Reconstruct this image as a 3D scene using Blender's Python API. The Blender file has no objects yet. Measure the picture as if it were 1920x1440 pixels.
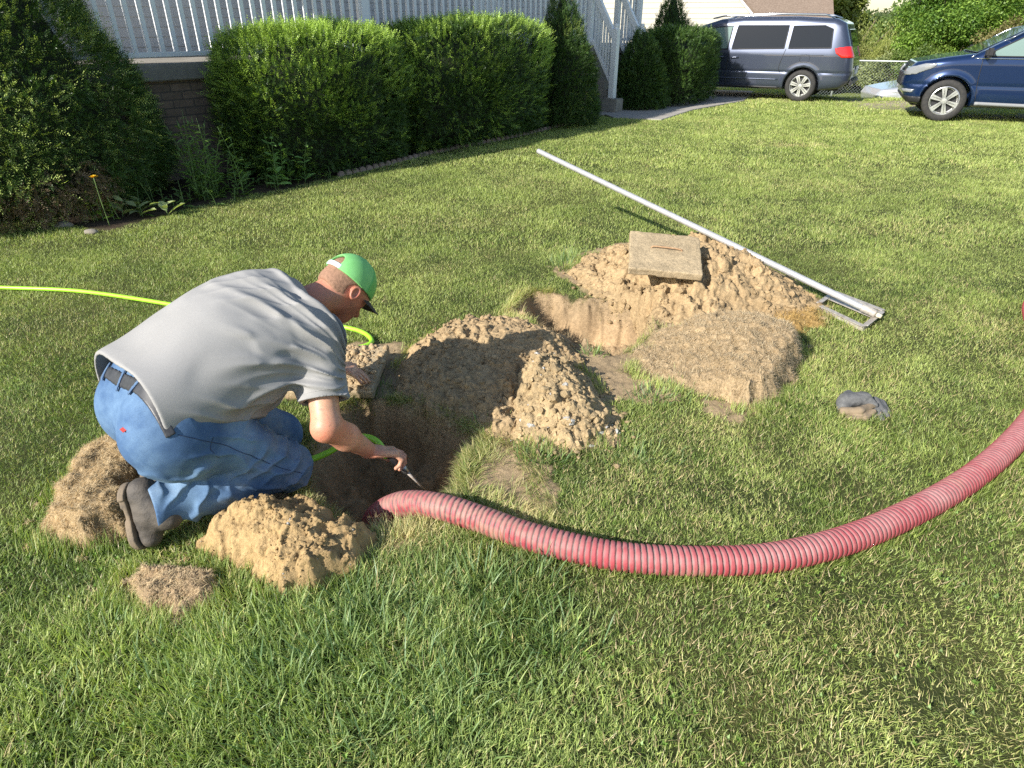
import bpy, bmesh, math, random
import numpy as np
from mathutils import Vector, Matrix

R = math.radians
scene = bpy.context.scene
col = scene.collection
rng = np.random.default_rng(7)
random.seed(7)

# ------------------------------------------------------------------ camera, sky, sun
CAM_H, PITCH, FPX = 1.6, R(28.76), 1230.0
cd = bpy.data.cameras.new('camera')
cam = bpy.data.objects.new('camera', cd)
col.objects.link(cam)
cam.location = (0, 0, CAM_H)
cam.rotation_euler = (math.pi / 2 - PITCH, 0, 0)
cd.sensor_width = 36
cd.lens = 36 * FPX / 1920
cd.clip_start = 0.05
cd.clip_end = 2000
cd.dof.use_dof = False
scene.camera = cam

SUN_EL = R(31)
SUN_XY = np.array([-0.75, -0.66])           # horizontal direction towards the sun
world = bpy.data.worlds.new('World')
scene.world = world
world.use_nodes = True
wn = world.node_tree
bg = wn.nodes['Background']
sky = wn.nodes.new('ShaderNodeTexSky')
sky.sky_type = 'NISHITA'
sky.sun_disc = False
sky.sun_elevation = SUN_EL
sky.sun_rotation = math.atan2(SUN_XY[0], SUN_XY[1])
sky.air_density = 1.1
sky.dust_density = 0.7
wn.links.new(sky.outputs[0], bg.inputs[0])
bg.inputs[1].default_value = 0.11
sd_ = bpy.data.lights.new('sun', 'SUN')
sun = bpy.data.objects.new('sun', sd_)
col.objects.link(sun)
sd_.energy = 5.0
sd_.angle = R(0.53)
sd_.color = (1.0, 0.955, 0.88)
sv = Vector((SUN_XY[0] * math.cos(SUN_EL), SUN_XY[1] * math.cos(SUN_EL), math.sin(SUN_EL)))
sun.rotation_euler = sv.to_track_quat('Z', 'Y').to_euler()
sun.location = (-8, -6, 8)
scene.view_settings.view_transform = 'Standard'
scene.view_settings.look = 'None'
scene.view_settings.exposure = 0.74
scene.view_settings.gamma = 1.0
scene.render.engine = 'CYCLES'
scene.cycles.use_denoising = False
scene.cycles.sample_clamp_indirect = 2.0
scene.cycles.blur_glossy = 1.0
scene.cycles.max_bounces = 6
scene.cycles.diffuse_bounces = 3
scene.cycles.transmission_bounces = 6
scene.cycles.transparent_max_bounces = 6

# ------------------------------------------------------------------ pixel -> world
cT, sT = math.cos(PITCH), math.sin(PITCH)
def ray(u, v):
    vp = (v - 720) / FPX
    return np.array([(u - 960) / FPX, cT - vp * sT, -sT - vp * cT])
def G(u, v, z=0.0):
    d = ray(u, v)
    t = (CAM_H - z) / -d[2]
    return np.array([d[0] * t, d[1] * t, z])
def GY(u, v, Y):
    d = ray(u, v)
    t = Y / d[1]
    return np.array([d[0] * t, Y, CAM_H + d[2] * t])
def proj(X, Y, Z):
    dep = Y * cT + (CAM_H - Z) * sT
    dep = np.where(dep < 0.05, 0.05, dep)
    return 960 + FPX * X / dep, 720 + FPX * ((CAM_H - Z) * cT - Y * sT) / dep, dep

# ------------------------------------------------------------------ numpy noise
def _hash(ix, iy, iz, seed):
    h = (ix.astype(np.int64) * 374761393 + iy.astype(np.int64) * 668265263 + iz.astype(np.int64) * 2147483647 + seed * 1274126177) & 0xffffffff
    h = ((h ^ (h >> 13)) * 1274126177) & 0xffffffff
    h = h ^ (h >> 16)
    return (h & 0xffffff).astype(np.float64) / 0xffffff
def vnoise(x, y, z=None, seed=0):
    x = np.asarray(x, float); y = np.asarray(y, float)
    z = np.zeros_like(x) if z is None else np.asarray(z, float)
    ix, iy, iz = np.floor(x), np.floor(y), np.floor(z)
    fx, fy, fz = x - ix, y - iy, z - iz
    fx = fx * fx * (3 - 2 * fx); fy = fy * fy * (3 - 2 * fy); fz = fz * fz * (3 - 2 * fz)
    r = 0
    for dx in (0, 1):
        for dy in (0, 1):
            for dz in (0, 1):
                w = (fx if dx else 1 - fx) * (fy if dy else 1 - fy) * (fz if dz else 1 - fz)
                r = r + w * _hash(ix + dx, iy + dy, iz + dz, seed)
    return r * 2 - 1
def fbm(x, y, z=None, oct=4, seed=0):
    a, f, s = 1.0, 1.0, 0
    for o in range(oct):
        s = s + a * vnoise(x * f, y * f, None if z is None else z * f, seed + o * 17)
        a *= .5; f *= 2.03
    return s
def lumps(x, y, cell, seed=0):
    """rounded lumps: height (0..~0.5 cells) of the nearest clods on a jittered grid"""
    X, Y = x / cell, y / cell
    ix, iy = np.floor(X), np.floor(Y)
    best = np.zeros_like(X)
    for dx in (-1, 0, 1):
        for dy in (-1, 0, 1):
            cx, cy = ix + dx, iy + dy
            zz = np.zeros_like(cx)
            px = cx + .15 + .7 * _hash(cx, cy, zz, seed)
            py = cy + .15 + .7 * _hash(cx, cy, zz, seed + 5)
            rr = .28 + .42 * _hash(cx, cy, zz, seed + 9)
            d2 = (X - px) ** 2 + (Y - py) ** 2
            best = np.maximum(best, np.sqrt(np.maximum(0, rr * rr - d2)))
    return best * cell
def chunks(x, y, cell, seed=0):
    """angular lumps: truncated, tilted blocks on a jittered grid"""
    X, Y = x / cell, y / cell
    ix, iy = np.floor(X), np.floor(Y)
    best = np.zeros_like(X)
    for dx in (-1, 0, 1):
        for dy in (-1, 0, 1):
            cx, cy = ix + dx, iy + dy
            zz = np.zeros_like(cx)
            h = lambda k: _hash(cx, cy, zz, seed + k)
            qx = X - (cx + .1 + .8 * h(0)); qy = Y - (cy + .1 + .8 * h(5))
            th = h(11) * 3.14; c, s = np.cos(th), np.sin(th)
            a = np.abs(qx * c + qy * s) * (.7 + .9 * h(13)); b = np.abs(-qx * s + qy * c) * (.7 + .9 * h(17))
            rr = .22 + .50 * h(9) ** 1.5
            v = np.minimum((rr - np.maximum(np.maximum(a, b), (a + b) * .72)) * 1.7, rr * (.4 + .5 * h(19))) + (qx * (h(23) - .5) + qy * (h(29) - .5)) * .8 * rr
            best = np.maximum(best, np.where(np.maximum(a, b) < rr, v, 0))
    return best * cell
def smooth(a, b, x):
    t = np.clip((x - a) / (b - a), 0, 1)
    return t * t * (3 - 2 * t)
def poly_sd(poly, x, y):
    """signed distance to a polygon, positive inside"""
    poly = np.asarray(poly, float)
    d = np.full(x.shape, 1e9)
    ins = np.zeros(x.shape, bool)
    n = len(poly)
    for i in range(n):
        ax, ay = poly[i][:2]; bx, by = poly[(i + 1) % n][:2]
        ex, ey = bx - ax, by - ay
        t = np.clip(((x - ax) * ex + (y - ay) * ey) / (ex * ex + ey * ey + 1e-12), 0, 1)
        d = np.minimum(d, (x - ax - t * ex) ** 2 + (y - ay - t * ey) ** 2)
        c = (ay > y) != (by > y)
        xi = ax + (y - ay) * ex / (ey if abs(ey) > 1e-12 else 1e-12)
        ins ^= c & (x < xi)
    d = np.sqrt(d)
    return np.where(ins, d, -d)

# ------------------------------------------------------------------ mesh helpers
def tag(o, label=None, cat=None, group=None, kind=None):
    if label: o['label'] = label
    if cat: o['category'] = cat
    if group: o['group'] = group
    if kind: o['kind'] = kind
    return o
def empty(name, loc=(0, 0, 0), rz=0):
    o = bpy.data.objects.new(name, None)
    col.objects.link(o)
    o.location = loc
    o.rotation_euler = (0, 0, rz)
    o.empty_display_size = .1
    return o
def link(name, me, mat=None, parent=None, smooth_=False):
    o = bpy.data.objects.new(name, me)
    col.objects.link(o)
    if mat is not None:
        for m in (mat if isinstance(mat, (list, tuple)) else [mat]):
            me.materials.append(m)
    if parent is not None:
        o.parent = parent
    if smooth_:
        me.polygons.foreach_set('use_smooth', np.ones(len(me.polygons), bool))
    return o
def npmesh(name, V, faces, mat=None, parent=None, smooth_=False, cols=None, mats=None):
    """faces: array (M,k) or a list of such arrays; cols: (N,3) vertex colours"""
    if isinstance(faces, np.ndarray): faces = [faces]
    faces = [np.asarray(f, np.int32) for f in faces if len(f)]
    me = bpy.data.meshes.new(name)
    V = np.ascontiguousarray(V, np.float32)
    me.vertices.add(len(V))
    me.vertices.foreach_set('co', V.ravel())
    nl = sum(f.size for f in faces)
    nf = sum(len(f) for f in faces)
    me.loops.add(nl)
    me.loops.foreach_set('vertex_index', np.concatenate([f.ravel() for f in faces]))
    me.polygons.add(nf)
    tot = np.concatenate([np.full(len(f), f.shape[1], np.int32) for f in faces])
    st = np.concatenate([[0], np.cumsum(tot)[:-1]]).astype(np.int32)
    me.polygons.foreach_set('loop_start', st)
    me.polygons.foreach_set('loop_total', tot)
    if mats is not None:
        me.polygons.foreach_set('material_index', np.asarray(mats, np.int32))
    me.update(calc_edges=True)
    if cols is not None:
        a = me.color_attributes.new('Col', 'FLOAT_COLOR', 'POINT')
        c = np.ones((len(V), 4), np.float32)
        c[:, :3] = cols
        a.data.foreach_set('color', c.ravel())
    return link(name, me, mat, parent, smooth_)
class MB:
    """collects boxes, prisms, tubes and lathes into one mesh"""
    def __init__(s): s.v, s.f = [], []
    def add(s, V, F):
        b = len(s.v)
        s.v += [tuple(map(float, p)) for p in V]
        s.f += [tuple(int(i) + b for i in f) for f in F]
        return s
    def box(s, c, size, M=None, bev=0):
        x, y, z = [q / 2 for q in size]
        if bev:
            V = []; 
            for sz in (-1, 1):
                for (ex, ey) in ((x - bev, y), (x, y - bev)):
                    pass
            ring = [(x - bev, y), (x, y - bev), (x, -y + bev), (x - bev, -y), (-x + bev, -y), (-x, -y + bev), (-x, y - bev), (-x + bev, y)]
            def sc(k): return [(px - math.copysign(k, px), py - math.copysign(k, py)) for px, py in ring]
            lv = [(-z, bev), (-z + bev, 0), (z - bev, 0), (z, bev)]
            V = [(px, py, zz) for zz, k in lv for px, py in sc(k)]
            F = [tuple(reversed(range(8))), tuple(range(24, 32))]
            for l in range(3):
                for i in range(8):
                    j = (i + 1) % 8
                    F.append((l * 8 + i, l * 8 + i + 8, l * 8 + j + 8, l * 8 + j))
            F = [tuple(reversed(f)) for f in F[:1]] + F[1:]
            F[0] = tuple(range(8)); F[1] = tuple(reversed(range(24, 32)))
        else:
            V = [(i, j, k) for i in (-x, x) for j in (-y, y) for k in (-z, z)]
            F = [(0, 1, 3, 2), (4, 6, 7, 5), (0, 4, 5, 1), (2, 3, 7, 6), (0, 2, 6, 4), (1, 5, 7, 3)]
        P = []
        for p in V:
            q = Vector(p)
            if M is not None: q = M @ q
            P.append((q.x + c[0], q.y + c[1], q.z + c[2]))
        return s.add(P, F)
    def bar(s, a, b, w, h, up=(0, 0, 1)):
        a, b = Vector(a), Vector(b)
        d = (b - a); L = d.length; d.normalize()
        sx = d.cross(Vector(up)).normalized(); u = sx.cross(d)
        M = Matrix((d, sx, u)).transposed()
        return s.box((a + b) / 2, (L, w, h), M)
    def tube(s, pts, r, n=10, caps=True):
        pts = [Vector(p) for p in pts]
        rs = r if isinstance(r, (list, tuple, np.ndarray)) else [r] * len(pts)
        V, F = [], []
        up = Vector((0.123, 0.2, 1)).normalized()
        for i, p in enumerate(pts):
            d = (pts[min(i + 1, len(pts) - 1)] - pts[max(i - 1, 0)]).normalized()
            if abs(d.dot(up)) > .95: up = Vector((1, .2, 0)).normalized()
            a = d.cross(up).normalized(); b = a.cross(d); up = b
            for k in range(n):
                t = 2 * math.pi * k / n
                V.append(p + (a * math.cos(t) + b * math.sin(t)) * float(rs[i]))
        for i in range(len(pts) - 1):
            for k in range(n):
                j = (k + 1) % n
                F.append((i * n + k, i * n + j, i * n + n + j, i * n + n + k))
        if caps:
            F.append(tuple(reversed(range(n)))); F.append(tuple(range((len(pts) - 1) * n, len(pts) * n)))
        return s.add(V, F)
    def lathe(s, prof, c=(0, 0, 0), n=24, axis='z', close=False):
        V, F = [], []
        for (r, h) in prof:
            for k in range(n):
                t = 2 * math.pi * k / n
                x, y = r * math.cos(t), r * math.sin(t)
                q = {'z': (x, y, h), 'y': (x, h, y), 'x': (h, x, y)}[axis]
                V.append((q[0] + c[0], q[1] + c[1], q[2] + c[2]))
        m = len(prof)
        for i in range(m if close else m - 1):
            i2 = (i + 1) % m
            for k in range(n):
                j = (k + 1) % n
                F.append((i * n + k, i * n + j, i2 * n + j, i2 * n + k))
        return s.add(V, F)
    def prism(s, poly, c, z0, z1):
        n = len(poly)
        V = [(p[0] + c[0], p[1] + c[1], z0) for p in poly] + [(p[0] + c[0], p[1] + c[1], z1) for p in poly]
        F = [tuple(reversed(range(n))), tuple(range(n, 2 * n))] + [(i, (i + 1) % n, (i + 1) % n + n, i + n) for i in range(n)]
        return s.add(V, F)
    def build(s, name, mat, parent=None, smooth_=False, bevel=0):
        me = bpy.data.meshes.new(name)
        me.from_pydata(s.v, [], s.f)
        me.update()
        bm = bmesh.new(); bm.from_mesh(me)
        bmesh.ops.recalc_face_normals(bm, faces=bm.faces)
        if bevel:
            bmesh.ops.bevel(bm, geom=[e for e in bm.edges if len(e.link_faces) == 2 and e.calc_face_angle() > .5], offset=bevel, segments=2, affect='EDGES', clamp_overlap=True)
        bm.to_mesh(me); bm.free()
        o = link(name, me, mat, parent, smooth_)
        return o
def spline(pts, n=12):
    """Catmull-Rom through the points"""
    P = [np.asarray(p, float) for p in pts]
    P = [2 * P[0] - P[1]] + P + [2 * P[-1] - P[-2]]
    out = []
    for i in range(1, len(P) - 2):
        a, b, c, d = P[i - 1:i + 3]
        for k in range(n):
            t = k / n
            out.append(.5 * ((2 * b) + (c - a) * t + (2 * a - 5 * b + 4 * c - d) * t * t + (3 * b - a - 3 * c + d) * t ** 3))
    out.append(P[-2])
    return np.array(out)
def resample(P, step):
    seg = np.linalg.norm(np.diff(P, axis=0), axis=1)
    s = np.concatenate([[0], np.cumsum(seg)])
    n = max(2, int(s[-1] / step) + 1)
    q = np.linspace(0, s[-1], n)
    return np.stack([np.interp(q, s, P[:, k]) for k in range(3)], 1), q

# ------------------------------------------------------------------ materials
def srgb(r, g, b):
    def f(c):
        c /= 255
        return c / 12.92 if c <= .04045 else ((c + .055) / 1.055) ** 2.4
    return (f(r), f(g), f(b))
MATS = {}
def nodes(name):
    m = bpy.data.materials.new(name)
    m.use_nodes = True
    nt = m.node_tree
    return m, nt, nt.nodes['Principled BSDF']
def nn(nt, typ, **kw):
    n = nt.nodes.new(typ)
    for k, v in kw.items():
        if k.startswith('i_'):
            n.inputs[int(k[2:])].default_value = v
        else:
            setattr(n, k, v)
    return n
def ramp(nt, fac, stops):
    r = nt.nodes.new('ShaderNodeValToRGB')
    e = r.color_ramp.elements
    while len(e) < len(stops): e.new(0.5)
    for q, (p, c) in zip(e, stops):
        q.position = p
        q.color = (*c, 1)
    nt.links.new(fac, r.inputs[0])
    return r.outputs[0]
def noise_tex(nt, scale, detail=5, rough=.6, coord='Object', vec=None, dist=0):
    t = nt.nodes.new('ShaderNodeTexNoise')
    t.inputs['Scale'].default_value = scale
    t.inputs['Detail'].default_value = detail
    t.inputs['Roughness'].default_value = rough
    t.inputs['Distortion'].default_value = dist
    if vec is None:
        c = nt.nodes.new('ShaderNodeTexCoord')
        vec = c.outputs[coord]
    nt.links.new(vec, t.inputs['Vector'])
    return t.outputs['Fac']
def mixc(nt, a, b, fac, mode='MIX'):
    m = nt.nodes.new('ShaderNodeMix')
    m.data_type = 'RGBA'; m.blend_type = mode
    for s, v in ((6, a), (7, b)):
        if isinstance(v, tuple): m.inputs[s].default_value = (*v, 1)
        else: nt.links.new(v, m.inputs[s])
    if isinstance(fac, (int, float)): m.inputs[0].default_value = fac
    else: nt.links.new(fac, m.inputs[0])
    return m.outputs[2]
def bump(nt, bsdf, h, strength=.4, dist=.01):
    b = nt.nodes.new('ShaderNodeBump')
    b.inputs['Strength'].default_value = strength
    b.inputs['Distance'].default_value = dist
    nt.links.new(h, b.inputs['Height'])
    nt.links.new(b.outputs[0], bsdf.inputs['Normal'])
def mat_simple(name, c1, c2=None, scale=8, rough=.7, metal=0, bmp=0, bscale=60, spec=None, coat=0, bdist=.005):
    m, nt, b = nodes(name)
    if c2 is not None:
        nt.links.new(ramp(nt, noise_tex(nt, scale), [(.32, c1), (.68, c2)]), b.inputs['Base Color'])
    else:
        b.inputs['Base Color'].default_value = (*c1, 1)
    b.inputs['Roughness'].default_value = rough
    b.inputs['Metallic'].default_value = metal
    if spec is not None: b.inputs['Specular IOR Level'].default_value = spec
    if coat:
        b.inputs['Coat Weight'].default_value = coat
        b.inputs['Coat Roughness'].default_value = .03
    if bmp:
        bump(nt, b, noise_tex(nt, bscale), bmp, bdist)
    return m
def mat_leaf(name, trans=.35, rough=.5, coltint=None, gloss=.25):
    """leaves and blades: the vertex colour is the leaf's own colour, some light passes through"""
    m = bpy.data.materials.new(name); m.use_nodes = True
    nt = m.node_tree
    b = nt.nodes['Principled BSDF']
    out = nt.nodes['Material Output']
    a = nn(nt, 'ShaderNodeAttribute', attribute_name='Col')
    nt.links.new(a.outputs['Color'], b.inputs['Base Color'])
    b.inputs['Roughness'].default_value = rough
    b.inputs['Specular IOR Level'].default_value = gloss
    t = nt.nodes.new('ShaderNodeBsdfTranslucent')
    c = mixc(nt, a.outputs['Color'], (1.15, 1.25, .5), 1.0, 'MULTIPLY')
    nt.links.new(c, t.inputs['Color'])
    mx = nt.nodes.new('ShaderNodeMixShader')
    mx.inputs[0].default_value = trans
    nt.links.new(b.outputs[0], mx.inputs[1]); nt.links.new(t.outputs[0], mx.inputs[2])
    nt.links.new(mx.outputs[0], out.inputs['Surface'])
    return m
def mat_vcol(name, rough=.8, bmp=.5, bscale=90, bdist=.006, mul=None, metal=0, spec=.3, sss=0):
    m, nt, b = nodes(name)
    a = nn(nt, 'ShaderNodeAttribute', attribute_name='Col')
    c = a.outputs['Color']
    f = noise_tex(nt, bscale, 6, .65)
    if mul:
        g = ramp(nt, noise_tex(nt, bscale * .4, 6, .7), [(.3, (mul[0],) * 3), (.7, (mul[1],) * 3)])
        c = mixc(nt, c, g, 1.0, 'MULTIPLY')
    nt.links.new(c, b.inputs['Base Color'])
    b.inputs['Roughness'].default_value = rough
    b.inputs['Metallic'].default_value = metal
    b.inputs['Specular IOR Level'].default_value = spec
    if sss:
        b.inputs['Subsurface Weight'].default_value = sss
        b.inputs['Subsurface Radius'].default_value = (.02, .008, .004)
        b.inputs['Subsurface Scale'].default_value = .3
    if bmp: bump(nt, b, f, bmp, bdist)
    return m
M_GRASS = mat_leaf('grass_blade', .34, .42, gloss=.35)
M_YEW = mat_leaf('yew_needles', .25, .4, gloss=.4)
M_LEAF = mat_leaf('broad_leaf', .35, .45, gloss=.35)
M_SOIL = mat_vcol('clay_soil', .95, 1.0, 170, .006, (.62, 1.16), spec=.1)
M_ROOT = mat_leaf('dry_roots', .15, .8, gloss=.1)
# ------------------------------------------------------------------ ground plan
def W(pts, z=0.0): return np.array([G(u, v, z)[:2] for u, v in pts])
HOLE1 = W([(610, 770), (660, 752), (720, 748), (800, 765), (860, 788), (900, 812), (908, 835), (872, 862), (858, 892), (862, 925),
           (800, 985), (752, 998), (700, 1010), (655, 995), (600, 965), (570, 930), (560, 880), (580, 820)])
HOLE2 = W([(945, 592), (985, 548), (1040, 548), (1105, 560), (1180, 566), (1250, 580), (1240, 610), (1205, 645), (1165, 668),
           (1110, 662), (1050, 628), (1000, 608)])
PILE_A = W([(1062, 512), (1100, 482), (1180, 466), (1300, 460), (1400, 486), (1480, 524), (1545, 580), (1535, 606), (1400, 606),
            (1300, 612), (1235, 604), (1180, 575), (1120, 556)])
PILE_B = W([(738, 700), (765, 662), (830, 622), (920, 606), (1000, 612), (1065, 640), (1090, 675), (1080, 705), (1010, 735),
            (985, 800), (930, 826), (880, 800), (800, 776), (745, 750)])
PILE_C = W([(950, 770), (975, 700), (1010, 676), (1060, 690), (1105, 712), (1150, 775), (1152, 825), (1080, 842), (1000, 833), (948, 815)])
SOD_D = W([(1180, 665), (1215, 628), (1290, 618), (1400, 612), (1480, 640), (1506, 668), (1490, 712), (1455, 750), (1405, 772),
           (1330, 752), (1250, 728), (1195, 705)])
CLOD_F = W([(378, 1022), (430, 992), (500, 968), (560, 962), (640, 990), (692, 1025), (680, 1058), (610, 1095), (545, 1115), (470, 1092), (400, 1055)])
SOD_E = W([(70, 1012), (100, 955), (175, 870), (262, 820), (352, 862), (300, 900), (262, 905), (250, 960), (235, 1012), (150, 1030)])
SOD_G = W([(210, 1100), (275, 1074), (350, 1070), (405, 1098), (412, 1138), (350, 1170), (285, 1162), (228, 1130)])
BARE1 = W([(885, 842), (930, 822), (985, 835), (1010, 880), (1022, 940), (1035, 985), (990, 985), (960, 955), (905, 935), (878, 900)])
BARE2 = W([(1050, 645), (1120, 660), (1230, 640), (1262, 700), (1262, 738), (1200, 752), (1150, 750), (1100, 712)])
BARE7 = W([(1000, 600), (1060, 650), (1110, 712), (1150, 752), (1265, 748), (1200, 690), (1225, 628), (1262, 596), (1200, 600)])
BARE3 = W([(640, 650), (740, 645), (760, 700), (742, 748), (640, 745), (540, 740), (520, 690)])
BARE4 = W([(560, 870), (640, 1010), (760, 1000), (770, 1015), (690, 1060), (560, 960), (380, 960), (290, 900), (300, 860), (480, 880)])
BARE5 = W([(1040, 500), (1110, 555), (1260, 590), (1230, 625), (1190, 660), (1260, 640), (1540, 600), (1550, 575), (1450, 500), (1320, 450), (1180, 455), (1100, 472)])
BARE6 = W([(1330, 745), (1400, 755), (1418, 772), (1370, 785), (1320, 770)])
# house line: wall plane of the porch, direction along it and direction out of it
HW0 = np.array([-3.95, 7.8]); HD = np.array([.617, .787]); HN = np.array([.787, -.617])
def H2(s, n): return HW0 + HD * s + HN * n
EDGE = W([(-300, 380), (0, 405), (73, 412), (157, 431), (204, 431), (328, 398), (437, 373), (547, 351), (640, 330), (723, 311), (832, 284), (978, 255), (1124, 219)])
BED = np.vstack([EDGE, H2(9.3, .6)[None], H2(9.3, -.5)[None], H2(-7, -.5)[None]])
PATH = np.array([G(1134, 216)[:2], G(1150, 222)[:2], G(1240, 226)[:2], G(1300, 207)[:2], G(1395, 190)[:2], G(1440, 180)[:2] + [.0, 1.2], G(1330, 178)[:2] + [.0, 1.4], G(1200, 190)[:2] + [-.3, .8], H2(8.1, .3)])
DRIVE = np.array([[3.5, 18.6], [6.3, 16.9], [7.6, 15.2], [9.0, 13.2], [14, 11.2], [30, 6], [34, 12], [16, 19.5], [9, 23], [4.5, 25], [2.4, 24], [2.4, 20]])

def warp(x, y, a=.02, s=6.0):
    return x + a * fbm(x * s, y * s, oct=3, seed=31), y + a * fbm(x * s + 9, y * s + 5, oct=3, seed=47)
def hole_depth(x, y):
    xw, yw = warp(x, y, .02, 7)
    s1 = poly_sd(HOLE1, xw, yw)
    d = .33 * smooth(-.01, .14, s1) + .12 * smooth(.16, .30, s1)
    c = G(705, 1000)[:2] + np.array([-.02, .12])
    s2 = poly_sd(HOLE2, xw, yw)
    # the far pit is shallow, steep on its left, and rises gently to the right
    lx = G(1000, 570)[0]
    d2 = .36 * smooth(-.01, .20, s2) * (1 - .35 * smooth(lx, lx + 1.0, x))
    return d + d2, s1, s2
def in_box(x, y): return (x > -2.3) & (x < 2.6) & (y > .9) & (y < 6.6)
def gz(x, y):
    x = np.asarray(x, float); y = np.asarray(y, float)
    fine_ = smooth(-2.1, -1.7, x) * smooth(2.3, 1.9, x) * smooth(1.0, 1.2, y) * smooth(6.2, 5.6, y)
    z = .012 * fbm(x * 1.3, y * 1.3, oct=3, seed=3) * fine_
    z = z - .72 * smooth(17.4, 20.6, y) * smooth(7.6, 9.6, x)        # the yard falls away beyond the drive
    m = in_box(x, y)
    if m.any():
        d, s1, s2 = hole_depth(x[m], y[m])
        zz = z[m] - d
        ins = smooth(0, .04, np.maximum(s1, s2))
        zz += ins * (.055 * fbm(x[m] * 6, y[m] * 6, oct=5, seed=5) + 1.0 * chunks(x[m], y[m], .09, 3) + .9 * chunks(x[m], y[m], .04, 8))
        # the worked ground around the pits is a little uneven
        z = z.copy(); z[m] = zz
    return z
def soil_mask(x, y):
    """1 where the soil is bare"""
    xw, yw = warp(x, y, .045, 9)
    xw, yw = warp(xw, yw, .012, 40)
    m = np.zeros(x.shape)
    b = in_box(x, y)
    if b.any():
        xb, yb = xw[b], yw[b]
        r = np.zeros(xb.shape)
        for P, w, k in ((HOLE1, .02, 1), (HOLE2, .02, 1), (PILE_A, .02, 1), (PILE_B, .02, 1), (PILE_C, .02, 1), (SOD_D, -.05, 1), (CLOD_F, -.04, 1),
                        (SOD_E, -.04, 1), (SOD_G, -.04, 1), (BARE1, .03, .985), (BARE2, .05, .95), (BARE7, .03, .96), (BARE3, .04, .93), (BARE4, .02, .96), (BARE5, .03, .96), (BARE6, .0, .9)):
            r = np.maximum(r, k * smooth(-w - .015, -w + .03, poly_sd(P, xb, yb)))
        m[b] = r
    return m

# ------------------------------------------------------------------ ground sheet
def axis_lines(a, b, step, far):
    mid = np.arange(a, b + 1e-6, step)
    g = []
    s, p = step * 1.3, b
    while p < far:
        p += s; s = min(s * 1.16, 60); g.append(p)
    h = []
    s, p = step * 1.3, a
    while p > -far:
        p -= s; s = min(s * 1.16, 60); h.append(p)
    return np.concatenate([h[::-1], mid, g])
gx = axis_lines(-2.1, 2.3, .0115, 500)
gy = axis_lines(1.0, 6.2, .0125, 500)
GX, GYY = np.meshgrid(gx, gy, indexing='ij')
X, Y = GX.ravel(), GYY.ravel()
Z = gz(X, Y)
far = np.hypot(X, Y) > 60
Z[far] -= 0
sm = soil_mask(X, Y)
xw, yw = warp(X, Y, .05, 5)
bed = smooth(-.02, .03, poly_sd(BED, xw, yw))
drv = smooth(-.1, .25, poly_sd(DRIVE, xw, yw)) * (.15 + .85 * smooth(0, .4, fbm(X * 1.1, Y * 1.1, seed=8)))
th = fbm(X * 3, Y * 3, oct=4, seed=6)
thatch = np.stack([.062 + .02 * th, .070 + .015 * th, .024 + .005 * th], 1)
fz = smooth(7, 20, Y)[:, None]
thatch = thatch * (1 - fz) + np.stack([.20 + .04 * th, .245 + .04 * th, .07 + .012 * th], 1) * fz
n1 = fbm(X * 2.2, Y * 2.2, oct=4, seed=7)[:, None]; n2 = fbm(X * 14, Y * 14, oct=3, seed=9)[:, None]
soil = np.array([.39, .285, .17]) * (1 + .10 * n1 + .12 * n2)
inh = np.zeros(len(X)); mb = in_box(X, Y)
dd, s1_, s2_ = hole_depth(X[mb], Y[mb]); inh[mb] = np.clip(dd / .2, 0, 1)
n3 = fbm(X * 7, Y * 7, oct=5, seed=19)[:, None]
pit_soil = np.array([.43, .295, .165]) * (1 + .22 * n1 + .22 * n2 + .30 * n3)  # browner, more mottled soil colour, blended in with pit depth
soil = soil * (1 - .8 * inh[:, None]) + pit_soil * .8 * inh[:, None]
mulch = np.array([.075, .055, .038]) * (1 + .3 * n2)
gravel = np.array([.40, .33, .24]) * (1 + .15 * n2)
c = thatch
for m_, cc in ((drv, gravel), (bed, mulch), (sm, soil)):
    c = c * (1 - m_[:, None]) + cc * m_[:, None]
Z = Z + sm * (1 - inh) * (.35 * lumps(X, Y, .03, 4) + .006 * n2[:, 0])
nx, ny = len(gx), len(gy)
I = np.arange(nx * ny).reshape(nx, ny)
Fq = np.stack([I[:-1, :-1], I[1:, :-1], I[1:, 1:], I[:-1, 1:]], -1).reshape(-1, 4)
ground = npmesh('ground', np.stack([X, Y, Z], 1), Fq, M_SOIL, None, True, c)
tag(ground, 'lawn ground with dug pits, bare soil and mulch bed', 'ground', kind='structure')

# walkway from the steps to the drive
M_CONC = mat_simple('walk_concrete', (.30, .275, .24), (.40, .37, .33), 3, .9, bmp=.4, bscale=120)
mb_ = MB()
ctr = PATH.mean(0)
mb_.prism([tuple(p) for p in PATH], (0, 0), -.1, .022)
walk = mb_.build('walkway', M_CONC, None, bevel=.006)
tag(walk, 'grey concrete walkway leading from the porch steps to the drive', 'path', kind='structure')

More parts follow.
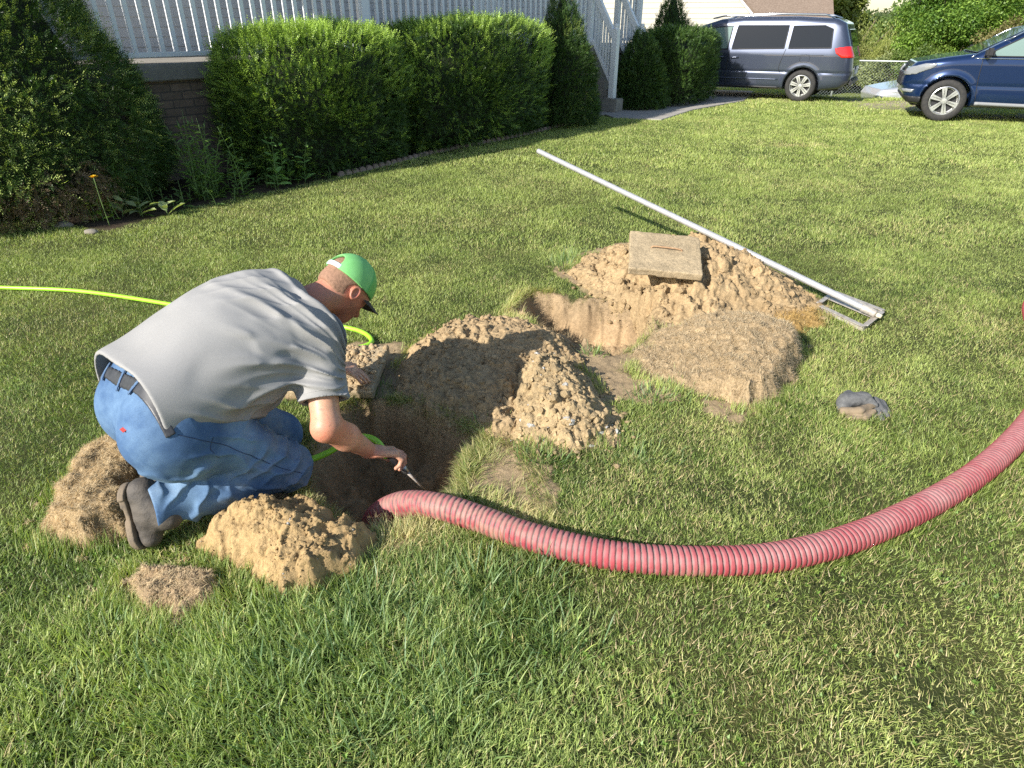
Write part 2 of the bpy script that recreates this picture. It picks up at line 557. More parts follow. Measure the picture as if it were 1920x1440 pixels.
# ------------------------------------------------------------------ spoil heaps
def heap(name, P, hfun, label, cat, step=.006, colr=(.42, .30, .165), seed=1, warp_a=.03, skirt=.03, lump=1.0, cells=((.075, .55), (.034, .7), (.016, .6)), mul=(0.1, 0.12), clods=0, scatter=.18, clod_r=(.008, .022), stones=0, mat=None):
    lo, hi = P.min(0) - .08, P.max(0) + .08
    xs = np.arange(lo[0], hi[0], step); ys = np.arange(lo[1], hi[1], step)
    A, B = np.meshgrid(xs, ys, indexing='ij')
    x, y = A.ravel(), B.ravel()
    xw, yw = warp(x, y, warp_a, 8)
    xw, yw = warp(xw, yw, .01, 35)
    sd = poly_sd(P, xw, yw)
    g0 = gz(x, y)
    h = hfun(x, y, sd)
    up = smooth(0, .05, sd)
    for i, (cell, k) in enumerate(cells):
        wx_ = .55 * cell * fbm(x / cell * 1.3, y / cell * 1.3, oct=3, seed=seed + i); wy_ = .55 * cell * fbm(x / cell * 1.3 + 7, y / cell * 1.3, oct=3, seed=seed + i + 90)
        h = h + up * lump * k * chunks(x + .5 * wx_, y + .5 * wy_, cell, seed + 3 * i) * np.clip(.55 + .9 * fbm(x / cell * .31, y / cell * .31, oct=2, seed=seed + 60 + i), 0, 1.3)
    rid = 1 - np.abs(fbm(x * 13, y * 13, oct=5, seed=seed + 50))
    h = h + up * (.022 * lump * (rid - .5) + .006 * fbm(x * 60, y * 60, oct=3, seed=seed + 51))
    z = np.maximum(g0, np.where(g0 < -.05, g0, 0)) + h - .03 * (1 - smooth(-skirt, .012, sd))
    keep = sd > -skirt
    nx, ny = len(xs), len(ys)
    I = np.arange(nx * ny).reshape(nx, ny)
    Fq = np.stack([I[:-1, :-1], I[1:, :-1], I[1:, 1:], I[:-1, 1:]], -1).reshape(-1, 4)
    Fq = Fq[keep[Fq].all(1)]
    n1 = fbm(x * 5, y * 5, oct=4, seed=seed + 7)[:, None]; n2 = fbm(x * 40, y * 40, oct=3, seed=seed + 8)[:, None]
    c = np.array(colr) * (1 + mul[0] * n1 + mul[1] * n2)
    jx = .010 * fbm(x * 22, y * 22, z * 30, oct=3, seed=seed + 21); jy = .010 * fbm(x * 22 + 9, y * 22, z * 30, oct=3, seed=seed + 22)
    V = np.stack([x + jx * up, y + jy * up, z], 1)
    used = np.unique(Fq); rm = -np.ones(len(V), int); rm[used] = np.arange(len(used))
    V, c, Fq = V[used], c[used], rm[Fq]
    faces3 = np.zeros((0, 3), int)
    if clods:
        r2 = np.random.default_rng(seed)
        cv, cf = ICO
        idx = r2.integers(0, len(V), clods)
        dens_ = vnoise(V[idx, 0] * 5, V[idx, 1] * 5, seed=seed + 70)
        idx = idx[dens_ > r2.uniform(-.7, .5, clods)]; clods = len(idx)
        rad = clod_r[0] + (clod_r[1] - clod_r[0]) * r2.random(clods) ** 5
        cen = V[idx] + np.stack([r2.normal(0, .002, clods), r2.normal(0, .002, clods), rad * r2.uniform(-.5, .2, clods)], 1)
        # crumbs that rolled off onto the grass round the foot of the heap
        ns = int(clods * scatter)
        if ns:
            pi = r2.integers(0, len(P), ns); fr_ = r2.random((ns, 1))
            e_ = P[pi] * fr_ + P[(pi + 1) % len(P)] * (1 - fr_) + r2.normal(0, .05, (ns, 2))
            cen[:ns, :2] = e_; cen[:ns, 2] = gz(e_[:, 0], e_[:, 1]) + rad[:ns] * .3 + .006
            rad[:ns] *= .7
        sc = r2.uniform(.55, 1.35, (clods, 1, 3)); sc[:, :, 2] *= .8
        jit = 1 + r2.normal(0, .20, (clods, len(cv), 3))
        CV = cen[:, None, :] + cv[None] * rad[:, None, None] * sc * jit
        CF = cf[None] + (len(V) + np.arange(clods) * len(cv))[:, None, None]
        cc = np.repeat(c[idx], len(cv), 0) * np.repeat(r2.uniform(.85, 1.12, clods), len(cv))[:, None]
        if stones:
            st = np.repeat(r2.random(clods) < stones, len(cv))
            cc[st] = np.array([.52, .50, .46]) * r2.uniform(.7, 1.1)
        V = np.vstack([V, CV.reshape(-1, 3)]); c = np.vstack([c, cc]); faces3 = CF.reshape(-1, 3)
    o = npmesh(name, V, [Fq, faces3], mat or M_SOIL, None, True, np.clip(c, 0, 1))
    fl = np.ones(len(o.data.polygons), bool); fl[len(Fq):] = False
    o.data.polygons.foreach_set('use_smooth', fl)
    tag(o, label, cat)
    return o
bm = bmesh.new(); bmesh.ops.create_icosphere(bm, subdivisions=1, radius=1)
ICO = (np.array([v.co for v in bm.verts]), np.array([[v.index for v in f.verts] for f in bm.faces])); bm.free()
bm = bmesh.new(); bmesh.ops.create_icosphere(bm, subdivisions=2, radius=1)
ICO2 = (np.array([v.co for v in bm.verts]), np.array([[v.index for v in f.verts] for f in bm.faces])); bm.free()
def gauss(x, y, u, v, s, z=0.0, s2=None):
    c = G(u, v, z); return np.exp(-((x - c[0]) ** 2 / (2 * s * s) + (y - c[1]) ** 2 / (2 * (s2 or s) ** 2)))
def hA(x, y, sd): return .20 * smooth(-.02, .5, sd) + .04 * gauss(x, y, 1240, 470, .35, .3) + .05 * gauss(x, y, 1400, 490, .25, .25)
def hB(x, y, sd): return .105 * smooth(-.02, .22, sd) + .03 * gauss(x, y, 890, 590, .28, .2, .18) + .03 * gauss(x, y, 1000, 620, .15, .2)
def hC(x, y, sd): return .09 * smooth(-.02, .17, sd) + .09 * gauss(x, y, 1000, 660, .11, .22, .12) + .05 * gauss(x, y, 1060, 720, .12, .15)
def hF(x, y, sd): return .08 * smooth(-.015, .05, sd) + .06 * smooth(0, .15, sd) + .03 * gauss(x, y, 520, 940, .15, .18)
heap('soil_heap', PILE_A, hA, 'large tan heap of dug soil carrying the square lid', 'soil heap', .0075, seed=11, clods=4200, clod_r=(.004, .030), lump=1.15, cells=((.14, .55), (.075, .7), (.035, .7), (.018, .5)))
heap('soil_heap', PILE_B, hB, 'low soil heap in the man\'s shadow between the two pits', 'soil heap', .0052, seed=21, clods=5200, clod_r=(.003, .017), colr=(.41, .295, .165), cells=((.09, .5), (.045, .75), (.022, .7), (.012, .4)))
heap('soil_heap', PILE_C, hC, 'sunlit crumbly soil heap with pale stones, right of the shaded one', 'soil heap', .005, seed=31, clods=4600, clod_r=(.003, .024), stones=.03, colr=(.46, .34, .19), cells=((.09, .6), (.05, .8), (.024, .8), (.012, .4)))
heap('soil_clod', CLOD_F, hF, 'big yellow-brown clay clod beside the kneeling man\'s shin', 'clod', .0042, seed=41, clods=2600, clod_r=(.003, .012), stones=.02, colr=(.44, .305, .15), cells=((.12, .45), (.06, .45), (.028, .5), (.014, .4)), skirt=.01)

# ------------------------------------------------------------------ blades
def blades(name, x, y, z, L, w, az, tilt, colr, S=3, mat=None, parent=None, bend=.9, wrot=None, r=None, tipc=None, base3=None):
    """one strip per blade; returns arrays (V, F4, F3, C)"""
    N = len(x)
    r = r or rng
    wr = az + np.pi / 2 + (r.normal(0, .6, N) if wrot is None else wrot)
    wx, wy = np.cos(wr), np.sin(wr)
    P = np.stack([x, y, z], 1).astype(np.float32)
    V = np.zeros((N, 2 * S + 1, 3), np.float32)
    C = np.zeros((N, 2 * S + 1, 3), np.float32)
    cur = P.copy()
    prof = np.linspace(1, .45, S)
    for i in range(S + 1):
        if i < S:
            hw = (w * prof[i] / 2)[:, None]
            off = np.stack([wx, wy, np.zeros(N)], 1) * hw
            V[:, 2 * i] = cur - off; V[:, 2 * i + 1] = cur + off
            k = i / S
            cc = colr * (1 + .12 * (k - .5)) if tipc is None else colr * (1 - k) + tipc * k
            C[:, 2 * i] = cc; C[:, 2 * i + 1] = cc
            t = tilt * (.45 + bend * (i + .5) / S)
            st = L / S
            cur = cur + np.stack([np.cos(az) * np.sin(t) * st, np.sin(az) * np.sin(t) * st, np.cos(t) * st], 1)
        else:
            V[:, 2 * S] = cur
            C[:, 2 * S] = (colr * 1.1) if tipc is None else tipc
    n = 2 * S + 1
    b = np.arange(N) * n
    q = [np.stack([b + 2 * i, b + 2 * i + 1, b + 2 * i + 3, b + 2 * i + 2], 1) for i in range(S - 1)]
    F4 = np.concatenate(q) if q else np.zeros((0, 4), int)
    F3 = np.stack([b + 2 * S - 2, b + 2 * S - 1, b + 2 * S], 1)
    return V.reshape(-1, 3), F4, F3, C.reshape(-1, 3)
def merge(parts):
    V, F4, F3, C, o = [], [], [], [], 0
    for v, f4, f3, c in parts:
        V.append(v); C.append(c); F4.append(f4 + o); F3.append(f3 + o); o += len(v)
    return np.vstack(V), np.vstack(F4), np.vstack(F3), np.vstack(C)
GC = {'green': np.array([.285, .370, .085]), 'deep': np.array([.130, .205, .040]), 'yel': np.array([.52, .58, .185]), 'straw': np.array([.70, .58, .30]), 'blue': np.array([.29, .40, .18]), 'pale': np.array([.55, .60, .27])}
def grass_col(x, y, r, N):
    big = fbm(x * .9, y * .9, oct=3, seed=70); med = fbm(x * 3.1, y * 3.1, oct=3, seed=71); sm_ = fbm(x * 11, y * 11, oct=2, seed=72)
    far_ = smooth(3, 6, y)
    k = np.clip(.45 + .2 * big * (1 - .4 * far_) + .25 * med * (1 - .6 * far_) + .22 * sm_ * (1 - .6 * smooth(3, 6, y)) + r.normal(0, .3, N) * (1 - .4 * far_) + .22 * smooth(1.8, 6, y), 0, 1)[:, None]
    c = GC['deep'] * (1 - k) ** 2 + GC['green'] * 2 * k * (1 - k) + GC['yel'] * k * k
    # longer, bluer turf at the lower middle-left
    bl = np.exp(-((x + .55) ** 2 / .5 + (y - 1.25) ** 2 / .35)) * .8
    bl = np.clip(bl + .15 * (r.random(N) < .25), 0, 1)[:, None] * r.random((N, 1))
    c = c * (1 - bl) + GC['blue'] * bl
    ps = np.clip(.11 - .07 * smooth(.2, -.8, x) * smooth(3, 1.5, y) - .05 * smooth(3, 6, y) + .16 * fbm(x * 1.7, y * 1.7, oct=4, seed=75) + .12 * sm_, .03, .5)
    dry = (r.random(N) < ps)
    spot = np.exp(-(((x - SPOT[0]) / .42) ** 2 + ((y - SPOT[1]) / .16) ** 2))
    dry |= r.random(N) < spot * .9
    for u_, v_, a_, b_, k_ in DRY:
        g_ = G(u_, v_); dry |= r.random(N) < k_ * np.exp(-(((x - g_[0]) / a_) ** 2 + ((y - g_[1]) / b_) ** 2))
    f = r.uniform(.35, 1, (N, 1))
    c[dry] = (c * (1 - f) + GC['straw'] * f)[dry]
    pl = r.random(N) < .12
    c[pl] = (c * .5 + GC['pale'] * .5)[pl]
    return np.clip(c * r.uniform(.8, 1.22, (N, 1)), 0, 1)
SPOT = G(1482, 273)
DRY = [(1340, 800, .16, .10, .6), (1000, 975, .2, .1, .6), (1720, 430, .5, .3, .35), (1560, 350, .6, .3, .3), (1150, 900, .15, .1, .4), (1650, 1180, .25, .15, .4), (1400, 1300, .2, .12, .35), (1850, 1330, .3, .15, .4), (120, 600, .3, .2, .3), (860, 420, .4, .2, .3), (780, 1010, .15, .08, .6)]
def zone(y0, y1, dens, S, wid, Lr, seed):
    r = np.random.default_rng(seed)
    xs = max(abs(G(-140, 100)[0]), 1)
    def xl(yy, u): # ground x at that y for column u
        dep = yy * cT + CAM_H * sT
        return (u - 960) / FPX * dep
    mg = 1.3 if y1 < 9 else .4
    area_x0, area_x1 = xl(y1, -120) - mg, xl(y1, 2040) + mg
    N = int((area_x1 - area_x0) * (y1 - y0) * dens)
    x = r.uniform(area_x0, area_x1, N); y = r.uniform(y0, y1, N)
    keep = (x > xl(y, -120) - mg) & (x < xl(y, 2040) + mg)
    outside = (x < xl(y, -120) - .3) | (x > xl(y, 2040) + .3)
    keep &= ~outside | (r.random(N) < .45)
    x, y = x[keep], y[keep]
    m = soil_mask(x, y)
    bd = poly_sd(BED, *warp(x, y, .05, 5)) > .0
    pt = poly_sd(PATH, x, y) > -.02
    dr = smooth(-.1, .25, poly_sd(DRIVE, x, y)) * (fbm(x * 1.1, y * 1.1, seed=8) > .1) * .8
    inhole = np.zeros(len(x), bool)
    b = in_box(x, y)
    thin = np.clip(.86 + .3 * fbm(x * 6, y * 6, oct=3, seed=90), .25, 1)
    ok = (r.random(len(x)) > m * 1.04) & ~bd & ~pt & (r.random(len(x)) > dr) & (r.random(len(x)) < thin)
    x, y = x[ok], y[ok]; N = len(x)
    z = gz(x, y) - .004
    z2 = z < -.035
    ok = ~(z2)
    x, y, z = x[ok], y[ok], z[ok]; N = len(x)
    longer = 1 + 1.1 * np.exp(-((x + .5) ** 2 / .35 + (y - 1.35) ** 2 / .25)) + .35 * fbm(x * 2.5, y * 2.5, oct=3, seed=80)
    if y0 < 3:
        longer += .5 * np.exp(-((x + 1.3) ** 2 / .5 + (y - 1.1) ** 2 / .5))
    L = r.uniform(Lr[0], Lr[1], N) * np.clip(longer, .8, 2.4)
    w = r.uniform(wid[0], wid[1], N) * np.clip(.6 + .4 * longer, .7, 1.6)
    lean = 1.5 * np.pi * fbm(x * 1.6, y * 1.6, oct=4, seed=81)
    az = lean + r.normal(0, 1.5, N) if y0 < 3 else r.uniform(0, 2 * np.pi, N)
    tilt = np.clip(np.abs(r.normal(.98 - .25 * (longer > 1.5), .42, N)), .05, 1.6)
    c = grass_col(x, y, r, N)
    # yellowed blades beside the bare soil
    return blades('', x, y, z, L, w, az, tilt, c, S, r=r)
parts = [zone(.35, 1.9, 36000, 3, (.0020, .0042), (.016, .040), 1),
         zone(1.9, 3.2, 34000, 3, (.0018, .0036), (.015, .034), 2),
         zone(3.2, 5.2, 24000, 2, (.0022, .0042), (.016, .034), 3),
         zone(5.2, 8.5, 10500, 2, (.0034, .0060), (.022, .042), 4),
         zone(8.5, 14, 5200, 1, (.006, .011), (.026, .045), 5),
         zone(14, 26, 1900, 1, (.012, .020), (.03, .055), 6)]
# fringes: tufts hanging over the rims of the pits and round the heaps
def fringe(P, dens, L, seed, off=(-.05, .02), colk=.6, inward=True, edges=None, lift=0, zf=None, w=(.0022, .004), tilt0=1.0, cA=None):
    r = np.random.default_rng(seed)
    pts, nrm = [], []
    n = len(P)
    cc = P.mean(0)
    for i in (range(n) if edges is None else edges):
        a, b = P[i], P[(i + 1) % n]
        l = np.linalg.norm(b - a)
        k = r.random(int(l * dens))
        q = a + (b - a) * k[:, None]
        nn_ = np.array([-(b - a)[1], (b - a)[0]]) / (l + 1e-9)
        if np.dot(nn_, cc - (a + b) / 2) < 0: nn_ = -nn_
        pts.append(q); nrm.append(np.repeat(nn_[None], len(k), 0))
    q = np.vstack(pts); m = np.vstack(nrm)
    tuft = vnoise(q[:, 0] * 11, q[:, 1] * 11, seed=seed) > -.25
    q, m = q[tuft], m[tuft]
    N = len(q)
    o = r.uniform(off[0], off[1], N)[:, None]
    q = q + m * o + r.normal(0, .012, (N, 2))
    az = np.arctan2(m[:, 1], m[:, 0]) + (0 if inward else np.pi) + r.normal(0, .7, N)
    z = (gz(q[:, 0], q[:, 1]) if zf is None else zf(q[:, 0], q[:, 1])) + lift
    ok = z > -.06
    q, az, z = q[ok], az[ok], z[ok]; N = len(q)
    c = grass_col(q[:, 0], q[:, 1], r, N)
    k = (r.random((N, 1)) < colk) * r.uniform(.3, .9, (N, 1))
    c = c * (1 - k) + (GC['straw'] if cA is None else np.array(cA)) * k
    return blades('', q[:, 0], q[:, 1], z, r.uniform(L[0], L[1], N), r.uniform(w[0], w[1], N), az, np.clip(r.normal(tilt0, .35, N), .1, 1.9), c, 3, r=r)
parts += [fringe(HOLE1, 2600, (.03, .085), 100), fringe(HOLE2, 2200, (.03, .08), 101, edges=(11, 0, 1)), fringe(PILE_C, 900, (.03, .07), 102, (-.05, .03), .2, True, tilt0=.6),
          fringe(PILE_A, 700, (.03, .07), 103, (-.06, .02), .3, True, tilt0=.6, edges=(0, 1, 2, 3, 4, 5, 6)), fringe(PILE_B, 700, (.03, .07), 104, (-.04, .03), .25, True, tilt0=.6, edges=(0, 1, 2, 3)),
          fringe(BARE1, 1200, (.03, .07), 105, (-.04, .05), .5, True, tilt0=1.0), fringe(CLOD_F, 1400, (.03, .08), 106, (-.06, .01), .1, True, tilt0=.55),
          fringe(SOD_G, 1600, (.03, .08), 107, (-.05, .01), .1, True, tilt0=.55), fringe(SOD_E, 1500, (.03, .09), 108, (-.06, .0), .1, True, tilt0=.5),
          fringe(SOD_D, 900, (.03, .06), 109, (-.05, .01), .15, True, tilt0=.55)]
def wall_roots(P, n, seed):
    """torn roots and dead stems hanging from the cut turf edge down the pit wall"""
    r = np.random.default_rng(seed)
    i = r.integers(0, len(P), n); k = r.random((n, 1))
    q = P[i] * (1 - k) + P[(i + 1) % len(P)] * k
    cc = P.mean(0); m = cc - q; m /= np.linalg.norm(m, axis=1)[:, None]
    q = q + m * r.uniform(.0, .09, (n, 1))
    z = gz(q[:, 0], q[:, 1]) + .006
    c = np.array([.50, .38, .22]) * r.uniform(.5, 1.2, (n, 1))
    return blades('', q[:, 0], q[:, 1], z, r.uniform(.02, .09, n), r.uniform(.001, .0024, n), np.arctan2(m[:, 1], m[:, 0]) + r.normal(0, .9, n), r.normal(1.5, .4, n), c, 3, r=r, bend=1.0)
parts += [wall_roots(HOLE1, 1500, 130), wall_roots(HOLE2, 1100, 131)]
def clump(u, v, s, n, L, seed, cmix=None, w=(.0035, .0075), tilt=(.6, .3), k=.5):
    r = np.random.default_rng(seed)
    c0 = G(u, v)
    x = c0[0] + r.normal(0, s, n); y = c0[1] + r.normal(0, s, n)
    z = gz(x, y) - .003
    az = np.arctan2(y - c0[1], x - c0[0]) + r.normal(0, .6, n)
    c = grass_col(x, y, r, n)
    if cmix is not None:
        kk = r.uniform(0, 1, (n, 1)) * k * 2
        c = c * (1 - np.clip(kk, 0, 1)) + np.array(cmix) * np.clip(kk, 0, 1)
    return blades('', x, y, z, r.uniform(L[0], L[1], n), r.uniform(w[0], w[1], n), az, np.clip(r.normal(*tilt, n), .05, 1.5), c, 3, r=r)
BLU = (.17, .27, .13)
for i, (u, v, s, n, L) in enumerate([(860, 1200, .06, 70, (.06, .12)), (960, 1170, .06, 70, (.06, .12)), (740, 1230, .06, 80, (.06, .12)), (840, 1370, .08, 90, (.05, .10)), (600, 1400, .08, 90, (.05, .10)), (400, 1380, .08, 80, (.05, .10)), (200, 1200, .08, 80, (.05, .09)), (120, 1340, .09, 80, (.05, .09)), (900, 1110, .05, 90, (.06, .15)), (820, 1120, .05, 80, (.05, .12)), (1000, 1090, .06, 120, (.05, .11)), (700, 1150, .06, 110, (.06, .13)),
        (640, 1230, .07, 120, (.05, .12)), (780, 1300, .08, 150, (.05, .12)), (1050, 1200, .06, 110, (.05, .11)), (900, 1300, .09, 150, (.05, .11)), (540, 1160, .05, 90, (.05, .11)),
        (520, 1320, .09, 150, (.05, .12)), (420, 1220, .08, 120, (.05, .10)), (700, 1400, .08, 130, (.05, .11)), (300, 1300, .09, 120, (.04, .10)), (480, 1060, .03, 50, (.05, .10)),
        (1070, 485, .06, 150, (.05, .11)), (1060, 500, .06, 150, (.05, .10)), (930, 790, .03, 70, (.04, .09)), (905, 800, .03, 60, (.04, .09)), (1110, 665, .03, 60, (.04, .08)),
        (1230, 745, .06, 200, (.04, .08)), (1010, 860, .06, 200, (.03, .07)), (1190, 860, .09, 260, (.03, .06)), (1270, 735, .05, 120, (.04, .08)),
        (700, 735, .05, 110, (.03, .07)), (660, 745, .05, 90, (.03, .07)), (850, 770, .04, 90, (.02, .05))]):
    parts.append(clump(u, v, s, n, L, 200 + i, BLU))
for i, (u, v, s, n) in enumerate([(900, 860, .05, 420), (872, 880, .03, 260), (1215, 662, .04, 320), (1240, 625, .05, 380), (1185, 700, .03, 160), (760, 1010, .05, 260), (830, 1010, .06, 300), (700, 1040, .05, 160), (960, 920, .05, 60), (1130, 550, .07, 220), (1180, 560, .07, 220)]):
    parts.append(clump(u, v, s, n, (.03, .07), 260 + i, (.47, .42, .20), (.002, .0032), (1.0, .3), .7))
# dead thatch lying flat among the blades, clover leaves, and blades standing up against the hose
def litter(n, y0, y1, seed):
    r = np.random.default_rng(seed)
    y = y0 + (y1 - y0) * r.random(n) ** .8; x = (r.uniform(-60, 1980, n) - 960) / FPX * (y * cT + CAM_H * sT)
    ok = (soil_mask(x, y) < .9) & (gz(x, y) > -.03) & (r.random(n) > .75 * smooth(0, -.6, x)) & (fbm(x * 2.3, y * 2.3, oct=3, seed=95) + r.normal(0, .4, n) > -.05) & ~(poly_sd(BED, x, y) > 0)
    x, y = x[ok], y[ok]; n = len(x)
    c = np.array([.56, .44, .24]) * r.uniform(.55, 1.25, (n, 1))
    return blades('', x, y, gz(x, y) + r.uniform(.004, .022, n), r.uniform(.015, .045, n), r.uniform(.0015, .0032, n), r.uniform(0, 6.28, n), np.full(n, 1.5), c, 2, r=r, bend=.2)
parts += [litter(38000, .5, 4.5, 601)]
def clover(u, v, s, n, seed):
    r = np.random.default_rng(seed); c0 = G(u, v)
    x = c0[0] + r.normal(0, s, n); y = c0[1] + r.normal(0, s, n); k = np.repeat(np.arange(n), 3)
    az = np.repeat(r.uniform(0, 6.28, n), 3) + np.tile([0, 2.09, 4.19], n)
    z = (gz(x, y) + r.uniform(.018, .032, n))[k]
    c = np.array([.17, .28, .055]) * r.uniform(.7, 1.3, (n * 3, 1))
    return blades('', x[k], y[k], z, np.full(n * 3, .013), np.full(n * 3, .011), az, np.full(n * 3, 1.3), c, 2, r=r, bend=.3, wrot=np.zeros(n * 3))
for i, (u, v, s, n) in enumerate([(1480, 1180, .10, 60), (1700, 1300, .12, 70), (300, 1250, .10, 60), (90, 1050, .10, 50), (1250, 1380, .10, 50), (1850, 1100, .12, 50), (60, 700, .15, 60), (1100, 1250, .08, 40), (1750, 900, .14, 50), (500, 1350, .1, 50)]):
    parts.append(clover(u, v, s * 1.3, n // 3, 620 + i))
V, F4, F3, C = merge(parts)
grass = npmesh('lawn_grass', V, [F4, F3], M_GRASS, None, False, C)
tag(grass, 'sunlit mown lawn grass, yellow green with dry straw blades', 'grass', kind='stuff')
print('grass verts', len(V))

# ------------------------------------------------------------------ turned-over sods: thick slabs, root side up
def sod(name, P, hfun, label, seed, colr, rootc, nroots, step=.006, L=(.015, .05), edge=.05, cells=((.07, .45), (.03, .6), (.015, .5)), rc2=None, tilt=1.1, colr_mul=(.12, .14)):
    o = heap(name, P, hfun, label, 'sod', step, seed=seed, colr=colr, cells=cells, skirt=.004, clods=300, clod_r=(.004, .014), warp_a=.03, mul=colr_mul)
    r = np.random.default_rng(seed)
    me = o.data
    n = len(me.polygons)
    ctr = np.zeros(n * 3); me.polygons.foreach_get('center', ctr); ctr = ctr.reshape(-1, 3)
    nr = np.zeros(n * 3); me.polygons.foreach_get('normal', nr); nr = nr.reshape(-1, 3)
    idx = r.integers(0, n, nroots)
    p, q = ctr[idx], nr[idx]
    p = p + r.normal(0, .003, p.shape)
    az = np.arctan2(q[:, 1], q[:, 0]) + r.normal(0, .9, nroots)
    t = np.clip(np.arccos(np.clip(q[:, 2], -1, 1)) * .6 + r.normal(tilt, .3, nroots), .1, 2.2)
    c = np.array(rootc) * r.uniform(.65, 1.2, (nroots, 1))
    if rc2 is not None:
        k = r.random((nroots, 1)) < .35
        c = np.where(k, np.array(rc2) * r.uniform(.8, 1.2, (nroots, 1)), c)
    V, F4, F3, C = blades('', p[:, 0], p[:, 1], p[:, 2] - .002, r.uniform(L[0], L[1], nroots), r.uniform(.0012, .0024, nroots), az, t, c, 2, r=r, bend=1.2)
    ro = npmesh('root_mat', V, [F4, F3], M_ROOT, o, False, C)
    ro['kind'] = 'stuff'
    return o
def hD(x, y, sd): return (.11 * smooth(-.005, .07, sd) + .03 * smooth(0, .3, sd)) * (.15 + .85 * smooth(G(1200, 660)[0], G(1370, 660)[0], x)) + .05 * gauss(x, y, 1440, 640, .16, .1) * smooth(0, .08, sd)
def hE(x, y, sd): return .085 * smooth(-.005, .06, sd) + .05 * gauss(x, y, 262, 850, .16, .1) + .02 * gauss(x, y, 170, 960, .12, .1)
def hG(x, y, sd): return .055 * smooth(-.005, .06, sd) + .012 * smooth(0, .12, sd)
sod('grass_sod', SOD_D, hD, 'overturned sod with pale roots in front of the large soil heap', 51, (.40, .295, .175), (.64, .51, .33), 34000, .0065, (.018, .050), rc2=(.47, .34, .19))
sod('grass_sod', SOD_E, hE, 'long curved golden sod behind the kneeling man\'s boot', 52, (.44, .32, .18), (.66, .51, .31), 26000, .0055, (.010, .035), tilt=1.1, rc2=(.46, .31, .15))
sod('grass_sod', SOD_G, hG, 'small brown sod in the grass near the clay clod', 53, (.42, .30, .18), (.64, .49, .30), 13000, .0045, (.008, .028), tilt=1.1)
STRAW = W([(1425, 612), (1440, 588), (1500, 578), (1545, 592), (1535, 612), (1470, 622)])
sod('dead_grass_tuft', STRAW, lambda x, y, sd: .03 * smooth(0, .06, sd), 'orange tuft of dead grass beside the tool\'s metal head', 54, (.42, .28, .11), (.58, .38, .14), 3500, .007, (.03, .07), tilt=.8)
# ------------------------------------------------------------------ implicit surfaces -> mesh (surface nets)
def N3(v):
    v = np.asarray(v, float); return v / np.linalg.norm(v)
def cone(P, a, b, ra, rb):
    a = np.asarray(a, float); b = np.asarray(b, float)
    ab = b - a
    h = np.clip(((P - a) @ ab) / (ab @ ab), 0, 1)
    return np.linalg.norm(P - a - h[:, None] * ab, axis=1) - (ra + (rb - ra) * h)
def ell(P, c, axes, r):
    q = (P - np.asarray(c)) @ np.asarray(axes).T
    r = np.asarray(r, float)
    k0 = np.linalg.norm(q / r, axis=1); k1 = np.linalg.norm(q / r ** 2, axis=1) + 1e-9
    return k0 * (k0 - 1) / k1
def rbox(P, c, axes, h, r):
    q = np.abs((P - np.asarray(c)) @ np.asarray(axes).T) - np.asarray(h) + r
    return np.linalg.norm(np.maximum(q, 0), axis=1) + np.minimum(q.max(1), 0) - r
def smin(a, b, k):
    h = np.clip(.5 + .5 * (b - a) / k, 0, 1)
    return b * (1 - h) + a * h - k * h * (1 - h)
def smax(a, b, k): return -smin(-a, -b, k)
def smins(l, k):
    r = l[0]
    for q in l[1:]: r = smin(r, q, k)
    return r
